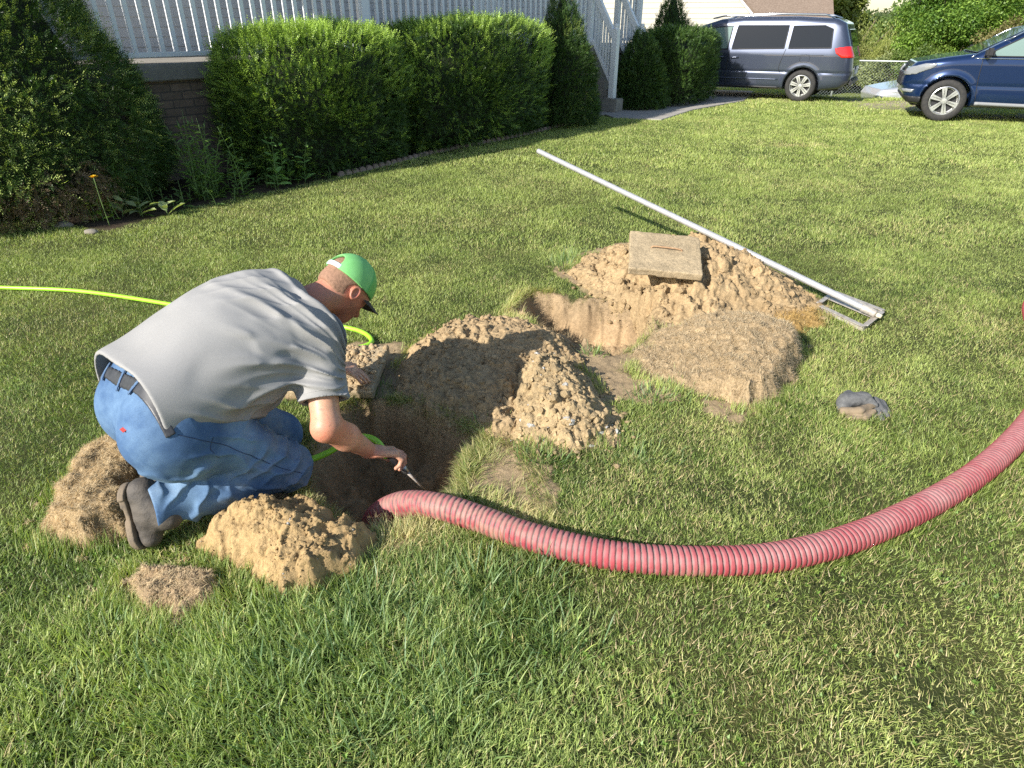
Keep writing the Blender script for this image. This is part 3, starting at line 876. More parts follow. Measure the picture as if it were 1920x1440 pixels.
def nets(fun, lo, hi, h, blk=8):
    lo = np.asarray(lo, float); hi = np.asarray(hi, float)
    n = (np.ceil((hi - lo) / h / blk).astype(int)) * blk + 1
    nb = (n - 1) // blk
    bi = np.stack(np.meshgrid(*[np.arange(k) for k in nb], indexing='ij'), -1).reshape(-1, 3)
    cen = lo + (bi + .5) * blk * h
    dv = fun(cen)
    near = np.abs(dv) < blk * h * .87 * 1.6 + .02
    D = np.empty(n, np.float32)
    sg = np.where(dv > 0, 1.0, -1.0).astype(np.float32)
    big = sg.reshape(nb)
    D[:-1, :-1, :-1] = np.repeat(np.repeat(np.repeat(big, blk, 0), blk, 1), blk, 2)
    D[-1] = 1; D[:, -1] = 1; D[:, :, -1] = 1
    loc = np.stack(np.meshgrid(*[np.arange(blk + 1)] * 3, indexing='ij'), -1).reshape(-1, 3)
    nbk = bi[near]
    CH = 600
    for i in range(0, len(nbk), CH):
        idx = (nbk[i:i + CH, None, :] * blk + loc[None]).reshape(-1, 3)
        v = fun(lo + idx * h)
        D[idx[:, 0], idx[:, 1], idx[:, 2]] = v
    S = D < 0
    c8 = [(0, 0, 0), (1, 0, 0), (0, 1, 0), (1, 1, 0), (0, 0, 1), (1, 0, 1), (0, 1, 1), (1, 1, 1)]
    def sh(A, o): return A[o[0]:A.shape[0] - 1 + o[0], o[1]:A.shape[1] - 1 + o[1], o[2]:A.shape[2] - 1 + o[2]]
    cnt = sum(sh(S, o).astype(np.int8) for o in c8)
    act = (cnt > 0) & (cnt < 8)
    ci = np.argwhere(act)
    vid = -np.ones(act.shape, np.int64); vid[act] = np.arange(len(ci))
    acc = np.zeros((len(ci), 3)); num = np.zeros(len(ci))
    edges = [(a, b) for a in range(8) for b in range(a + 1, 8) if sum(abs(c8[a][k] - c8[b][k]) for k in range(3)) == 1]
    dvl = [D[ci[:, 0] + o[0], ci[:, 1] + o[1], ci[:, 2] + o[2]] for o in c8]
    for a, b in edges:
        va, vb = dvl[a], dvl[b]
        m = (va < 0) != (vb < 0)
        t = np.where(m, va / np.where(m, va - vb, 1), 0)
        pa = np.array(c8[a], float); pb = np.array(c8[b], float)
        acc += m[:, None] * (pa + t[:, None] * (pb - pa)); num += m
    V = lo + (ci + acc / num[:, None]) * h
    F = []
    for ax in range(3):
        o = [0, 0, 0]; o[ax] = 1
        A = S[:S.shape[0] - o[0] or None, :S.shape[1] - o[1] or None, :S.shape[2] - o[2] or None]
        B = S[o[0]:, o[1]:, o[2]:]
        e = np.argwhere(A != B)
        u, w = [k for k in range(3) if k != ax]
        e = e[(e[:, u] > 0) & (e[:, w] > 0) & (e[:, u] < act.shape[u]) & (e[:, w] < act.shape[w]) & (e[:, ax] < act.shape[ax])]
        def g(du, dw):
            q = e.copy(); q[:, u] -= du; q[:, w] -= dw
            return vid[q[:, 0], q[:, 1], q[:, 2]]
        quad = np.stack([g(1, 1), g(0, 1), g(0, 0), g(1, 0)], 1)
        inside = S[e[:, 0], e[:, 1], e[:, 2]]
        flip = inside if ax != 1 else ~inside
        quad[~flip] = quad[~flip][:, ::-1]
        F.append(quad)
    F = np.vstack(F)
    F = F[(F >= 0).all(1)]
    return V, F
def sdfmesh(name, fun, lo, hi, h, mat, parent=None, colf=None, snap=False):
    V, F = nets(fun, lo, hi, h)
    if snap:
        e = h * .4
        for _ in range(2):
            d = fun(V)
            g = np.stack([fun(V + np.eye(3)[k] * e) - fun(V - np.eye(3)[k] * e) for k in range(3)], 1)
            g /= np.linalg.norm(g, axis=1)[:, None] + 1e-9
            V = V - g * np.clip(d, -h * .5, h * .5)[:, None] * .8
    c = colf(V) if colf is not None else None
    o = npmesh(name, V, F, mat, parent, True, c)
    return o
# ------------------------------------------------------------------ the kneeling man
Fd = N3([.73, .68, 0]); Ld = np.array([-Fd[1], Fd[0], 0]); Zd = np.array([0, 0, 1.0])
hipR = np.array([-1.10, 1.86, .44]); hipL = hipR + Ld * .26
kneeR = np.array([-.862, 2.035, .128]); ankR = np.array([-1.175, 1.775, .165])
heelR = np.array([-1.300, 1.775, .245]); toeR = np.array([-1.258, 1.70, .022])
kneeL = np.array([-1.00, 2.36, .06]); ankL = np.array([-1.285, 2.13, .12])
shR = np.array([-.718, 2.182, .578]); shL = shR + Ld * .43 + Zd * .005
elbR = np.array([-.664, 1.990, .335]); wrR = np.array([-.560, 2.165, .105])
elbL = np.array([-.93, 2.72, .33]); wrL = np.array([-.845, 2.80, .17])
HC = np.array([-.672, 2.485, .672])
Uh = N3(.87 * Fd + .49 * Zd); Nh = N3(.49 * Fd - .87 * Zd); Uh = N3(Uh + .06 * Ld); Lh = np.cross(Uh, Nh); Lh = N3(Lh); Nh = np.cross(Lh, Uh)
if Lh @ Ld < 0: Lh = -Lh
neck0 = (shR + shL) / 2 + Zd * .045 + Fd * .0

def hand_sdf(P, W, D, Nn, curl, spread=.02, thumb=None, sc=1.0, side=1):
    """W wrist, D direction to the knuckles, Nn palm normal (towards the palm side)"""
    D = N3(D); Nn = N3(Nn - (Nn @ D) * D); A = np.cross(D, Nn) * side
    d = rbox(P, W + D * .047 * sc, [D, A, Nn], [.048 * sc, .040 * sc, .014 * sc], .013 * sc)
    d = smin(d, cone(P, W - D * .02, W + D * .03, .026 * sc, .024 * sc), .02)
    d = smin(d, cone(P, W + D * .01 + A * .02, W + D * .05 + A * .030 + Nn * .012, .016 * sc, .014 * sc), .015)
    for i, (o, l) in enumerate(zip((.031, .0105, -.0105, -.030), (.94, 1.0, .95, .78))):
        b = W + D * (.088 - .004 * abs(i - 1)) * sc + A * o * sc
        ang = 0; p = b
        dirs = []
        for s, (seg, r0) in enumerate(((.043, .0098), (.027, .0088), (.022, .0080))):
            ang += curl[i][s]
            dr = D * math.cos(ang) + Nn * math.sin(ang) + A * (o * spread / .03)
            dr = N3(dr)
            q = p + dr * seg * l * sc
            d = smin(d, cone(P, p, q, r0 * sc, (r0 - .001) * sc), .006 if s == 0 else .003)
            p = q
    if thumb is not None:
        p = W + D * .022 * sc + A * .03 * sc + Nn * .006
        for (dx, da, dn), seg, r0 in thumb:
            dr = N3(D * dx + A * da + Nn * dn)
            q = p + dr * seg * sc
            d = smin(d, cone(P, p, q, r0 * sc, (r0 - .0012) * sc), .008)
            p = q
    return d
handR_D = N3([.80, .30, -.22]); handR_N = N3([-.15, -.35, -.92])
def skin_sdf(P):
    # torso core under the clothes, so that the body is one figure
    d = smins([cone(P, (hipR + hipL) / 2, (shR + shL) / 2 - Fd * .05, .11, .13), cone(P, shR, shL, .06, .06)], .06)
    d = smin(d, cone(P, neck0 - Fd * .03, HC - Uh * .06 - Nh * .03, .070, .062), .03)
    # head
    hd = ell(P, HC + Uh * .025 - Nh * .008, [Uh, Nh, Lh], [.098, .102, .079])
    hd = smin(hd, cone(P, HC - Uh * .055 + Nh * .035, HC - Uh * .075 + Nh * .065, .060, .045), .05)     # jaw
    hd = smin(hd, cone(P, HC - Uh * .03 + Nh * .05, HC + Uh * .03 + Nh * .06, .05, .05), .04)            # face
    hd = smin(hd, cone(P, HC + Uh * .012 + Nh * .098, HC - Uh * .028 + Nh * .124, .009, .014), .014)    # nose
    for s in (-1, 1):
        hd = smin(hd, cone(P, HC + Uh * .028 + Nh * .090 + Lh * .015 * s, HC + Uh * .024 + Nh * .082 + Lh * .05 * s, .010, .008), .012)  # brow
        hd = smax(hd, -(np.linalg.norm(P - (HC + Uh * .010 + Nh * .106 + Lh * .032 * s), axis=1) - .014), .012)
        hd = smin(hd, np.linalg.norm(P - (HC + Uh * .008 + Nh * .088 + Lh * .032 * s), axis=1) - .013, .003)
        # ear: a tilted rim with a hollow
        ec = HC - Uh * .004 - Nh * .008 + Lh * .083 * s
        en = N3(Lh * s * .9 - Nh * .42)
        q = P - ec
        a_ = q @ N3(Uh + .15 * Nh); b_ = q @ Nh; c_ = q @ en
        rr = np.sqrt((a_ / (1.55 + 9 * b_)) ** 2 + b_ ** 2)
        er = np.sqrt((rr - .0155) ** 2 + (c_ - .008 + .25 * b_) ** 2) - .0036
        er = smin(er, np.sqrt(np.maximum(rr - .012, 0) ** 2 + (c_ - .001 + .3 * b_) ** 2) - .0042, .007)
        hd = smin(hd, er, .006)
    hd = smin(hd, cone(P, HC - Uh * .052 + Nh * .098 - Lh * .02, HC - Uh * .052 + Nh * .098 + Lh * .02, .008, .008), .008)
    d = smin(d, hd, .028)
    # arms
    d = smin(d, cone(P, shR, elbR, .062, .050), .03)
    d = smin(d, cone(P, elbR, elbR * .6 + wrR * .4, .050, .053), .025)
    d = smin(d, cone(P, elbR * .6 + wrR * .4, wrR, .048, .028), .02)
    d = smin(d, np.linalg.norm(P - (elbR + np.array([-.012, -.010, -.012])), axis=1) - .034, .03)
    d = smin(d, cone(P, shL, elbL, .062, .050), .03)
    d = smin(d, cone(P, elbL, wrL, .048, .028), .025)
    d = smin(d, hand_sdf(P, wrR, handR_D, handR_N, [(.35, .85, .5), (.45, .95, .55), (.55, 1.0, .6), (.72, 1.1, .6)], spread=.034,
                         thumb=[((.65, .5, .55), .042, .0135), ((.85, .1, .5), .032, .0115)], side=1, sc=1.10), .008)
    d = smin(d, hand_sdf(P, wrL, N3([.90, -.06, -.35]), N3([-.2, 0, -1.0]), [(.25, .2, .15), (.2, .2, .15), (.2, .25, .15), (.25, .25, .2)],
                         thumb=[((.6, .7, .1), .045, .0135), ((.9, .3, .1), .032, .0115)], side=1), .008)
    return d
SK = np.array([.55, .275, .175])
def skin_col(V):
    n = fbm(V[:, 0] * 30, V[:, 1] * 30, V[:, 2] * 30, oct=3, seed=5)[:, None]
    n2 = fbm(V[:, 0] * 9, V[:, 1] * 9, V[:, 2] * 9, oct=2, seed=6)[:, None]
    fr = smooth(.3, .8, fbm(V[:, 0] * 110, V[:, 1] * 110, V[:, 2] * 110, oct=2, seed=16))[:, None]
    c = SK * (1 - .22 * fr) * (1 + .06 * n) * (1 + np.array([-.06, -.22, -.22]) * n2)
    q = V - HC
    u, nf, l = q @ Uh, q @ Nh, np.abs(q @ Lh)
    headm = smooth(.2, .15, np.linalg.norm(q, axis=1))
    red = headm * smooth(-.09, .0, nf + .4 * u) * (1 - smooth(.0, .06, u))          # ruddy neck, ear and cheek
    neckm = smooth(.26, .15, np.linalg.norm(q + Uh * .08, axis=1))
    k = np.clip(np.maximum(red, neckm * .5), 0, 1)[:, None]
    c = c * (1 - k) + np.array([.47, .165, .105]) * (1 + .08 * n) * k
    beard = (headm * smooth(.0, .04, nf) * smooth(-.015, -.035, u))[:, None] * .45
    c = c * (1 - beard) + np.array([.25, .12, .08]) * beard
    arm = smooth(.40, .30, V[:, 2])[:, None] * smooth(.2, .1, np.linalg.norm(V - elbR, axis=1))[:, None]
    c = c * (1 + np.array([.10, -.06, -.10]) * arm)
    lips = (smooth(.016, .008, np.linalg.norm(q - (-Uh * .052 + Nh * .104), axis=1)))[:, None] * .6
    c = c * (1 - lips) + np.array([.42, .15, .12]) * lips
    return np.clip(c, 0, 1)
M_SKIN = mat_vcol('skin', .48, .25, 260, .0015, (.9, 1.06), spec=.45, sss=.15)
man = empty('person', (-.95, 2.05, 0))
tag(man, 'man in grey t-shirt, jeans and green cap kneeling over the pit, spraying inside', 'person')
def adopt(o, root):
    o.parent = root
    o.matrix_parent_inverse = Matrix.Translation(root.location).inverted() if root.rotation_euler.z == 0 else root.matrix_basis.inverted()
    return o
body = adopt(sdfmesh('body', skin_sdf, (-1.55, 1.6, -.12), (-.28, 3.05, .95), .0042, M_SKIN, None, skin_col, True), man)

def hair_sdf(P):
    q = P - HC
    u, nf = q @ Uh, q @ Nh
    base = smin(ell(P, HC + Uh * .025 - Nh * .008, [Uh, Nh, Lh], [.0995, .1045, .0815]), cone(P, HC - Uh * .035 - Nh * .05, HC - Uh * .075 - Nh * .055, .055, .052), .04) 
    # cropped hair: back and sides only, down to the nape
    lim = np.maximum(nf - .02 + .0 * u, -(u + .058 + .25 * np.minimum(nf + .05, 0)))
    lim = np.maximum(lim, u - .085)
    nz = .0012 * fbm(P[:, 0] * 160, P[:, 1] * 160, P[:, 2] * 160, oct=2, seed=3)
    ear = np.linalg.norm((P - (HC - Uh * .008 + Nh * .0)) * 1.0 - np.outer((P - HC) @ Lh, Lh), axis=1) - .034
    return smax(smax(base + nz, lim, .008), -ear, .01)
M_HAIR = mat_simple('cropped_hair', (.36, .20, .125), (.25, .14, .085), 120, .85, bmp=.6, bscale=600, bdist=.002)
adopt(sdfmesh('hair', hair_sdf, HC - .16, HC + .16, .0035, M_HAIR), man)

# ---- shirt
AX = N3((shR + shL) / 2 - (hipR + hipL) / 2)           # along the back, towards the head
TN = N3(Zd - (Zd @ AX) * AX)                            # out of the back
TL = np.cross(TN, AX)
if TL @ Ld < 0: TL = -TL
PEL = (hipR + hipL) / 2
def ridge(ph, sharp=1.6): return (1.09 - np.sqrt(np.sin(ph) ** 2 + .035)) ** sharp * .95
def folds(P):
    q = P - shR
    s = q @ AX; t = q @ TN; l = q @ TL
    w = fbm(P[:, 0] * 4, P[:, 1] * 4, P[:, 2] * 4, oct=2, seed=12)
    w2 = fbm(P[:, 0] * 9, P[:, 1] * 9, P[:, 2] * 9, oct=2, seed=13)
    # creases fan out from the armpit over the side and the shoulder blade
    cx, ct = .035, -.15
    a = np.arctan2(t - ct, -(s - cx)); r = np.sqrt((t - ct) ** 2 + (s - cx) ** 2)
    m1 = smooth(.04, .10, r) * (1 - smooth(.34, .54, r)) * smooth(.34, .12, l) * smooth(-.8, .1, w2 + .1)
    f1 = -(ridge(a * 12 + 1.1 * w + 3.0 * r) - .33) * .024 * m1
    f1b = -(ridge(a * 19 + 2.1 * w + 2 * r + 1.0, 2) - .3) * .007 * m1
    # long diagonal creases from the neck to the armpit
    m4 = smooth(-.24, -.08, s) * smooth(.07, .0, s) * smooth(-.12, .0, t) * smooth(.34, .2, l)
    f4 = -(ridge((l * .9 + s * .55) * 42 + 1.6 * w) - .33) * .010 * m4
    # sagging folds above the hip
    sp = P - hipR
    sa, st_ = sp @ AX, sp @ TN
    m2 = smooth(.14, .0, st_) * smooth(-.10, .0, sa) * smooth(.34, .2, sa)
    f2 = -(ridge((sa * .8 + st_ * .7) * 48 + 2.0 * w) - .33) * .014 * m2
    f3 = .006 * fbm(s * 3 + w, l * 5, t * 5, oct=2, seed=18)
    return f1 + f1b + f2 + f3 + f4
hemP = PEL - AX * .120 + TN * .0
hemN = N3(AX * 1.0 - TN * .28)
slE = shR + (elbR - shR) * .70
slD = N3(elbR - shR)
def shirt_raw(P):
    l = []
    l.append(cone(P, hipR + AX * -.05 + TN * .070 + TL * .035, shR + TL * .05 - AX * .05 + TN * .025, .165, .140))
    l.append(cone(P, hipL + AX * -.05 + TN * .075 - TL * .03, shL - TL * .03 - AX * .05 + TN * .025, .165, .150))
    d = smins(l, .10)
    d = smin(d, ell(P, PEL * .42 + (shR + shL) / 2 * .58 + TN * .115, [AX, TN, TL], [.32, .17, .235]), .08)     # rounded back
    d = smin(d, ell(P, PEL * .6 + (shR + shL) / 2 * .4 - TN * .075, [AX, TN, TL], [.22, .14, .19]), .07)          # belly
    d = smin(d, cone(P, shR + TN * .03 + TL * .03, shL + TN * .03 - TL * .03, .100, .100), .07)
    d = smin(d, cone(P, shR - TN * .01, slE, .094, .084), .05)
    d = smin(d, cone(P, shL - TN * .01, shL + (elbL - shL) * .7, .092, .082), .05)
    d = smin(d, cone(P, neck0 - AX * .02 + TN * .012, neck0 + (HC - neck0) * .30, .088, .077), .05)
    return d
def shirt_sdf(P):
    d = shirt_raw(P) + folds(P)
    d = smax(d, -((P - hemP) @ hemN), .006)                                   # hem
    near = np.linalg.norm(P - slE, axis=1) < .20
    cutR = (P - slE) @ slD
    d = np.where(near & (np.linalg.norm(P - shR, axis=1) > .12), np.maximum(d, cutR), d)
    eL = shL + (elbL - shL) * .7; dL = N3(elbL - shL)
    nearL = np.linalg.norm(P - eL, axis=1) < .2
    d = np.where(nearL & (np.linalg.norm(P - shL, axis=1) > .12), np.maximum(d, (P - eL) @ dL), d)
    sb = (P - hemP) @ hemN
    d = np.maximum(d, -smax(shirt_raw(P) + .009, sb - .07, .01))              # open at the hem
    # hollow sleeve end and neck opening
    inn = cone(P, slE - slD * .05, slE + slD * .12, .070, .078)
    d = np.maximum(d, -inn)
    nd = N3(HC - neck0)
    nk = (P - (neck0 + (HC - neck0) * .34)) @ nd
    d = np.where(np.linalg.norm(P - neck0 - (HC - neck0) * .3, axis=1) < .16, smax(d, nk, .004), d)
    return d
def shirt_col(V):
    n = fbm(V[:, 0] * 9, V[:, 1] * 9, V[:, 2] * 9, oct=3, seed=25)[:, None]
    return np.array([.305, .298, .288]) * (1 + .035 * n)
M_SHIRT = mat_vcol('jersey_cotton', .92, .35, 420, .0012, (.93, 1.05), spec=.15)
shirt = adopt(sdfmesh('t_shirt', shirt_sdf, (-1.62, 1.45, .1), (-.45, 3.0, 1.0), .0045, M_SHIRT, None, shirt_col, True), man)

# ---- jeans
def leg_folds(P, a, b, n0, amp, seed, tw=2.0):
    ab = b - a; L = np.linalg.norm(ab); d = ab / L
    t = (P - a) @ d
    w = fbm(P[:, 0] * 8, P[:, 1] * 8, P[:, 2] * 8, oct=2, seed=seed)
    return amp * np.sin(t * n0 + tw * w * 2 + 14 * (P[:, 2])) * smooth(-.03, .05, t) * smooth(L + .06, L - .02, t)
def jeans_sdf(P):
    w = fbm(P[:, 0] * 6, P[:, 1] * 6, P[:, 2] * 6, oct=3, seed=33)
    th = smins([cone(P, hipR - TN * .03, kneeR, .138, .098), ell(P, hipR - AX * .055 - TN * .02, [AX, TN, TL], [.15, .165, .15])], .06)
    cf = cone(P, kneeR + np.array([.0, .0, .0]), ankR + N3(ankR - kneeR) * .03, .092, .078)
    cf = smin(cf, cone(P, kneeR * .55 + ankR * .45 + Zd * .03, ankR * .75 + kneeR * .25, .085, .078), .04)
    u_ = (P - kneeR) @ N3(ankR - kneeR); v_ = (P - kneeR) @ Zd; lL = np.linalg.norm(ankR - kneeR)
    cf = cf - (ridge(u_ * 36 + v_ * 20 + 3.6 * w) - .35) * (.018 + .012 * w) * smooth(lL * .42, lL * .75, u_) * smooth(lL + .05, lL - .02, u_)
    cf = cf - (ridge(u_ * 30 - v_ * 30 + 2.2 * w) - .35) * .010 * smooth(-.05, .08, u_) * smooth(lL * .8, lL * .5, u_)
    kr = np.linalg.norm(P - kneeR - np.array([-.06, -.02, -.03]), axis=1)
    th = th - (ridge(((P - kneeR) @ N3(hipR - kneeR)) * 34 + ((P - kneeR) @ Zd) * 26 + 2.4 * w) - .35) * .021 * smooth(.38, .14, kr) * smooth(-.6, .3, w + .2) + .005 * w
    hq = P - hipR
    th = th - (ridge((hq @ AX) * 30 + (hq @ TN) * 22 + 1.8 * w) - .35) * .015 * smooth(.02, -.10, hq @ TN)
    rl = smin(th, cf, .022)
    thL = smins([cone(P, hipL - TN * .03, kneeL, .138, .098), ell(P, hipL - AX * .055 - TN * .02, [AX, TN, TL], [.15, .165, .15])], .06)
    cfL = cone(P, kneeL, ankL, .090, .075) + leg_folds(P, kneeL, ankL, 80, .008, 36)
    ll = smin(thL, cfL, .022)
    d = smin(rl, ll, .03)
    wb = smins([cone(P, hipR + AX * .04 + TN * .045 + TL * .02, hipL + AX * .04 + TN * .045 - TL * .02, .156, .156), cone(P, hipR - AX * .05, hipL - AX * .05, .13, .13)], .05)
    wb = smax(wb, ((P - (PEL - AX * .035)) @ hemN), .01)                       # waist band edge
    d = smin(d, wb, .03)
    # open cuff at the right ankle
    cd_ = N3(ankR - kneeR)
    cut = (P - (ankR + cd_ * .055)) @ cd_
    d = np.where(np.linalg.norm(P - ankR, axis=1) < .17, np.maximum(d, cut), d)
    d = np.maximum(d, -cone(P, ankR + cd_ * .0, ankR + cd_ * .2, .055, .075))
    # knees do not sink through the ground they press into
    return d
def jeans_col(V):
    n = fbm(V[:, 0] * 7, V[:, 1] * 7, V[:, 2] * 7, oct=4, seed=41)[:, None]
    n2 = fbm(V[:, 0] * 40, V[:, 1] * 40, V[:, 2] * 40, oct=3, seed=42)[:, None]
    base = np.array([.062, .120, .230])
    fade = np.array([.21, .33, .47])
    k = np.zeros(len(V))
    k = np.maximum(k, .75 * smooth(.11, .02, np.linalg.norm(V - (kneeR * .55 + hipR * .45 + TN * .12 - TL * .07), axis=1)))
    k = np.maximum(k, .35 * smooth(.2, .05, np.linalg.norm(V - (kneeR + Zd * .06), axis=1)))
    k = np.maximum(k, .45 * smooth(.12, .0, np.abs((V - ankR) @ N3(kneeR - ankR) - .02)) * smooth(.2, .1, np.linalg.norm(V - ankR, axis=1)))
    k = np.clip(k[:, None] * .9 + .16 + .34 * n + .12 * n2, 0, 1)
    c = base * (1 - k) + fade * k
    # clay rubbed into the knee, the thigh top and the seat
    dm = np.clip(smooth(.13, .03, np.linalg.norm(V - (kneeR + np.array([.03, -.04, -.03])), axis=1)) * .5 + .38 * smooth(.05, .5, n[:, 0]) * smooth(.34, .12, V[:, 2]) , 0, .7)[:, None] * (.55 + .6 * n2)
    dm = np.clip(dm, 0, .75)
    c = c * (1 - dm) + np.array([.23, .22, .20]) * dm
    return np.clip(c, 0, 1)
M_JEAN = mat_vcol('denim', .85, .4, 700, .0012, (.78, 1.18), spec=.2)
jeans = adopt(sdfmesh('jeans', jeans_sdf, (-1.65, 1.45, -.06), (-.62, 2.75, .85), .0048, M_JEAN, None, jeans_col, True), man)

# stitched seams, waistband, belt, pocket: thin lines laid on the cloth
def project(fun, P, off=.001, it=5):
    P = np.array(P, float)
    e = .002
    for _ in range(it):
        d = fun(P) - off
        g = np.stack([(fun(P + np.eye(3)[k] * e) - fun(P - np.eye(3)[k] * e)) / (2 * e) for k in range(3)], 1)
        g /= (np.linalg.norm(g, axis=1)[:, None] + 1e-9)
        P = P - g * d[:, None] * .9
    return P, g
def ribbon(name, fun, pts, w, mat, off=.0015, thick=.0015, n=10, parent=man):
    C = spline(pts, n); C, q = resample(C, .006)
    Pp, g = project(fun, C, off)
    for _ in range(2): Pp[1:-1] = (Pp[:-2] + Pp[1:-1] * 2 + Pp[2:]) / 4
    t = np.gradient(Pp, axis=0); t /= np.linalg.norm(t, axis=1)[:, None] + 1e-9
    s = np.cross(t, g); s /= np.linalg.norm(s, axis=1)[:, None] + 1e-9
    A = Pp - s * w / 2; B = Pp + s * w / 2
    if w > .012:
        A, _ = project(fun, A, off); B, _ = project(fun, B, off)
    thick = thick * .35
    V = np.vstack([A, B, A + g * thick, B + g * thick])
    m = len(Pp); i = np.arange(m - 1)
    F = np.vstack([np.stack([2 * m + i, 2 * m + i + 1, 3 * m + i + 1, 3 * m + i], 1), np.stack([i, i + 1, 2 * m + i + 1, 2 * m + i], 1), np.stack([m + i, 3 * m + i, 3 * m + i + 1, m + i + 1], 1)])
    o = npmesh(name, V, F, mat, None, True)
    return adopt(o, parent)
M_THREAD = mat_simple('pale_thread', (.20, .26, .33), rough=.8)
M_NAVY = mat_simple('dark_seam', (.03, .05, .10), rough=.9)
M_BELT = mat_simple('black_belt', (.025, .025, .028), (.05, .05, .055), 30, .45)
M_JEANL = mat_simple('denim_loop', (.05, .10, .20), (.10, .17, .28), 60, .85)
# belt round the waist, seen between the trousers and the shirt
bc = PEL - AX * .082
def ringpts(c, nrm, r, fun, n=40, a0=0, a1=2 * math.pi):
    e1 = N3(np.cross(nrm, [0.1, 0.2, 1.0])); e2 = np.cross(nrm, e1)
    P = np.array([c + (e1 * math.cos(a) + e2 * math.sin(a)) * r for a in np.linspace(a0, a1, n)])
    return P
def march(fun, c, dirs, r0=.05, r1=.5, n=46):
    """first crossing outwards from c along dirs"""
    out = []
    rs = np.linspace(r0, r1, n)
    for d in dirs:
        v = fun(np.array([c + d * r for r in rs]))
        k = np.argmax(v > 0)
        out.append(c + d * rs[max(k, 1)])
    return np.array(out)
e1 = N3(TN - (TN @ hemN) * hemN); e2 = N3(np.cross(hemN, e1))
def ring(fun, c, off=.003, n=64, a0=0., a1=2 * math.pi):
    ds = [e1 * math.cos(a) + e2 * math.sin(a) for a in np.linspace(a0, a1, n)]
    return march(fun, c, ds)
BC = PEL - AX * .112
def belt_sdf(P):
    dj = jeans_sdf(P)
    q = P - BC
    return np.maximum(np.maximum(np.abs(dj - .002) - .0035, np.abs(q @ hemN) - .014), -(q @ TN - .070))
adopt(sdfmesh('belt', belt_sdf, BC - .36, BC + .36, .0038, M_BELT, None, None, True), man)
for ang_ in (.45, -.15, -.8):
    dd_ = e1 * math.cos(ang_) + e2 * math.sin(ang_)
    pp_ = march(jeans_sdf, BC, [dd_])[0]
    def loop_sdf(P, pp_=pp_, dd_=dd_):
        tt_ = N3(np.cross(hemN, dd_)); q = P - pp_
        return np.maximum(np.maximum(np.abs(jeans_sdf(P) - .007) - .0025, np.abs(q @ hemN) - .027), np.abs(q @ tt_) - .007)
    adopt(sdfmesh('belt_loop', loop_sdf, pp_ - .05, pp_ + .05, .0035, M_JEANL), man)
# side seam, pocket edges, yoke seam, cuff hem
sideP = [hipR + AX * -.06 + TL * -.15 + TN * .06, hipR * .8 + kneeR * .2 - TL * .15, hipR * .5 + kneeR * .5 - TL * .13, hipR * .2 + kneeR * .8 - TL * .1, kneeR - TL * .1 + Fd * .02]
ribbon('side_seam', jeans_sdf, sideP, .0025, M_NAVY, .0004)
pk = hipR - AX * .10 - TL * .09
ribbon('pocket_seam', jeans_sdf, [hipR + AX * .02 - TL * .15 - TN * .02, hipR - AX * .01 - TL * .155 - TN * .05, hipR - AX * .0 - TL * .15 - TN * .10], .0025, M_NAVY, .0004)
cdn = N3(ankR - kneeR); f1 = N3(np.cross(cdn, Zd)); f2 = np.cross(cdn, f1)
cc_ = ankR + cdn * .038
ribbon('cuff_hem', jeans_sdf, march(jeans_sdf, cc_, [f1 * math.cos(a) + f2 * math.sin(a) for a in np.linspace(0, 6.28, 40)], .058, .16, 40), .0028, M_THREAD, .0012, n=3)
tagm = mat_simple('red_label', (.45, .05, .04), rough=.7)
tb = MB(); 
lp, lg = project(jeans_sdf, np.array([hipR - AX * .135 - TL * .015 + TN * .085]), .002)
Mx = Matrix([list(AX), list(np.cross(lg[0], AX)), list(lg[0])]).transposed()
tb.box(lp[0], (.014, .030, .002), Mx)
adopt(tb.build('label_patch', tagm), man)
# shirt seams
ribbon('sleeve_hem', shirt_sdf, march(shirt_sdf, slE - slD * .022, [N3(np.cross(slD, [0, 1, .1])) * math.cos(a) + np.cross(slD, N3(np.cross(slD, [0, 1, .1]))) * math.sin(a) for a in np.linspace(0, 6.28, 36)], .074, .14, 34), .002, MATS.setdefault('sh', mat_simple('shirt_hem', (.33, .32, .31), rough=.9)), .0005, n=3)

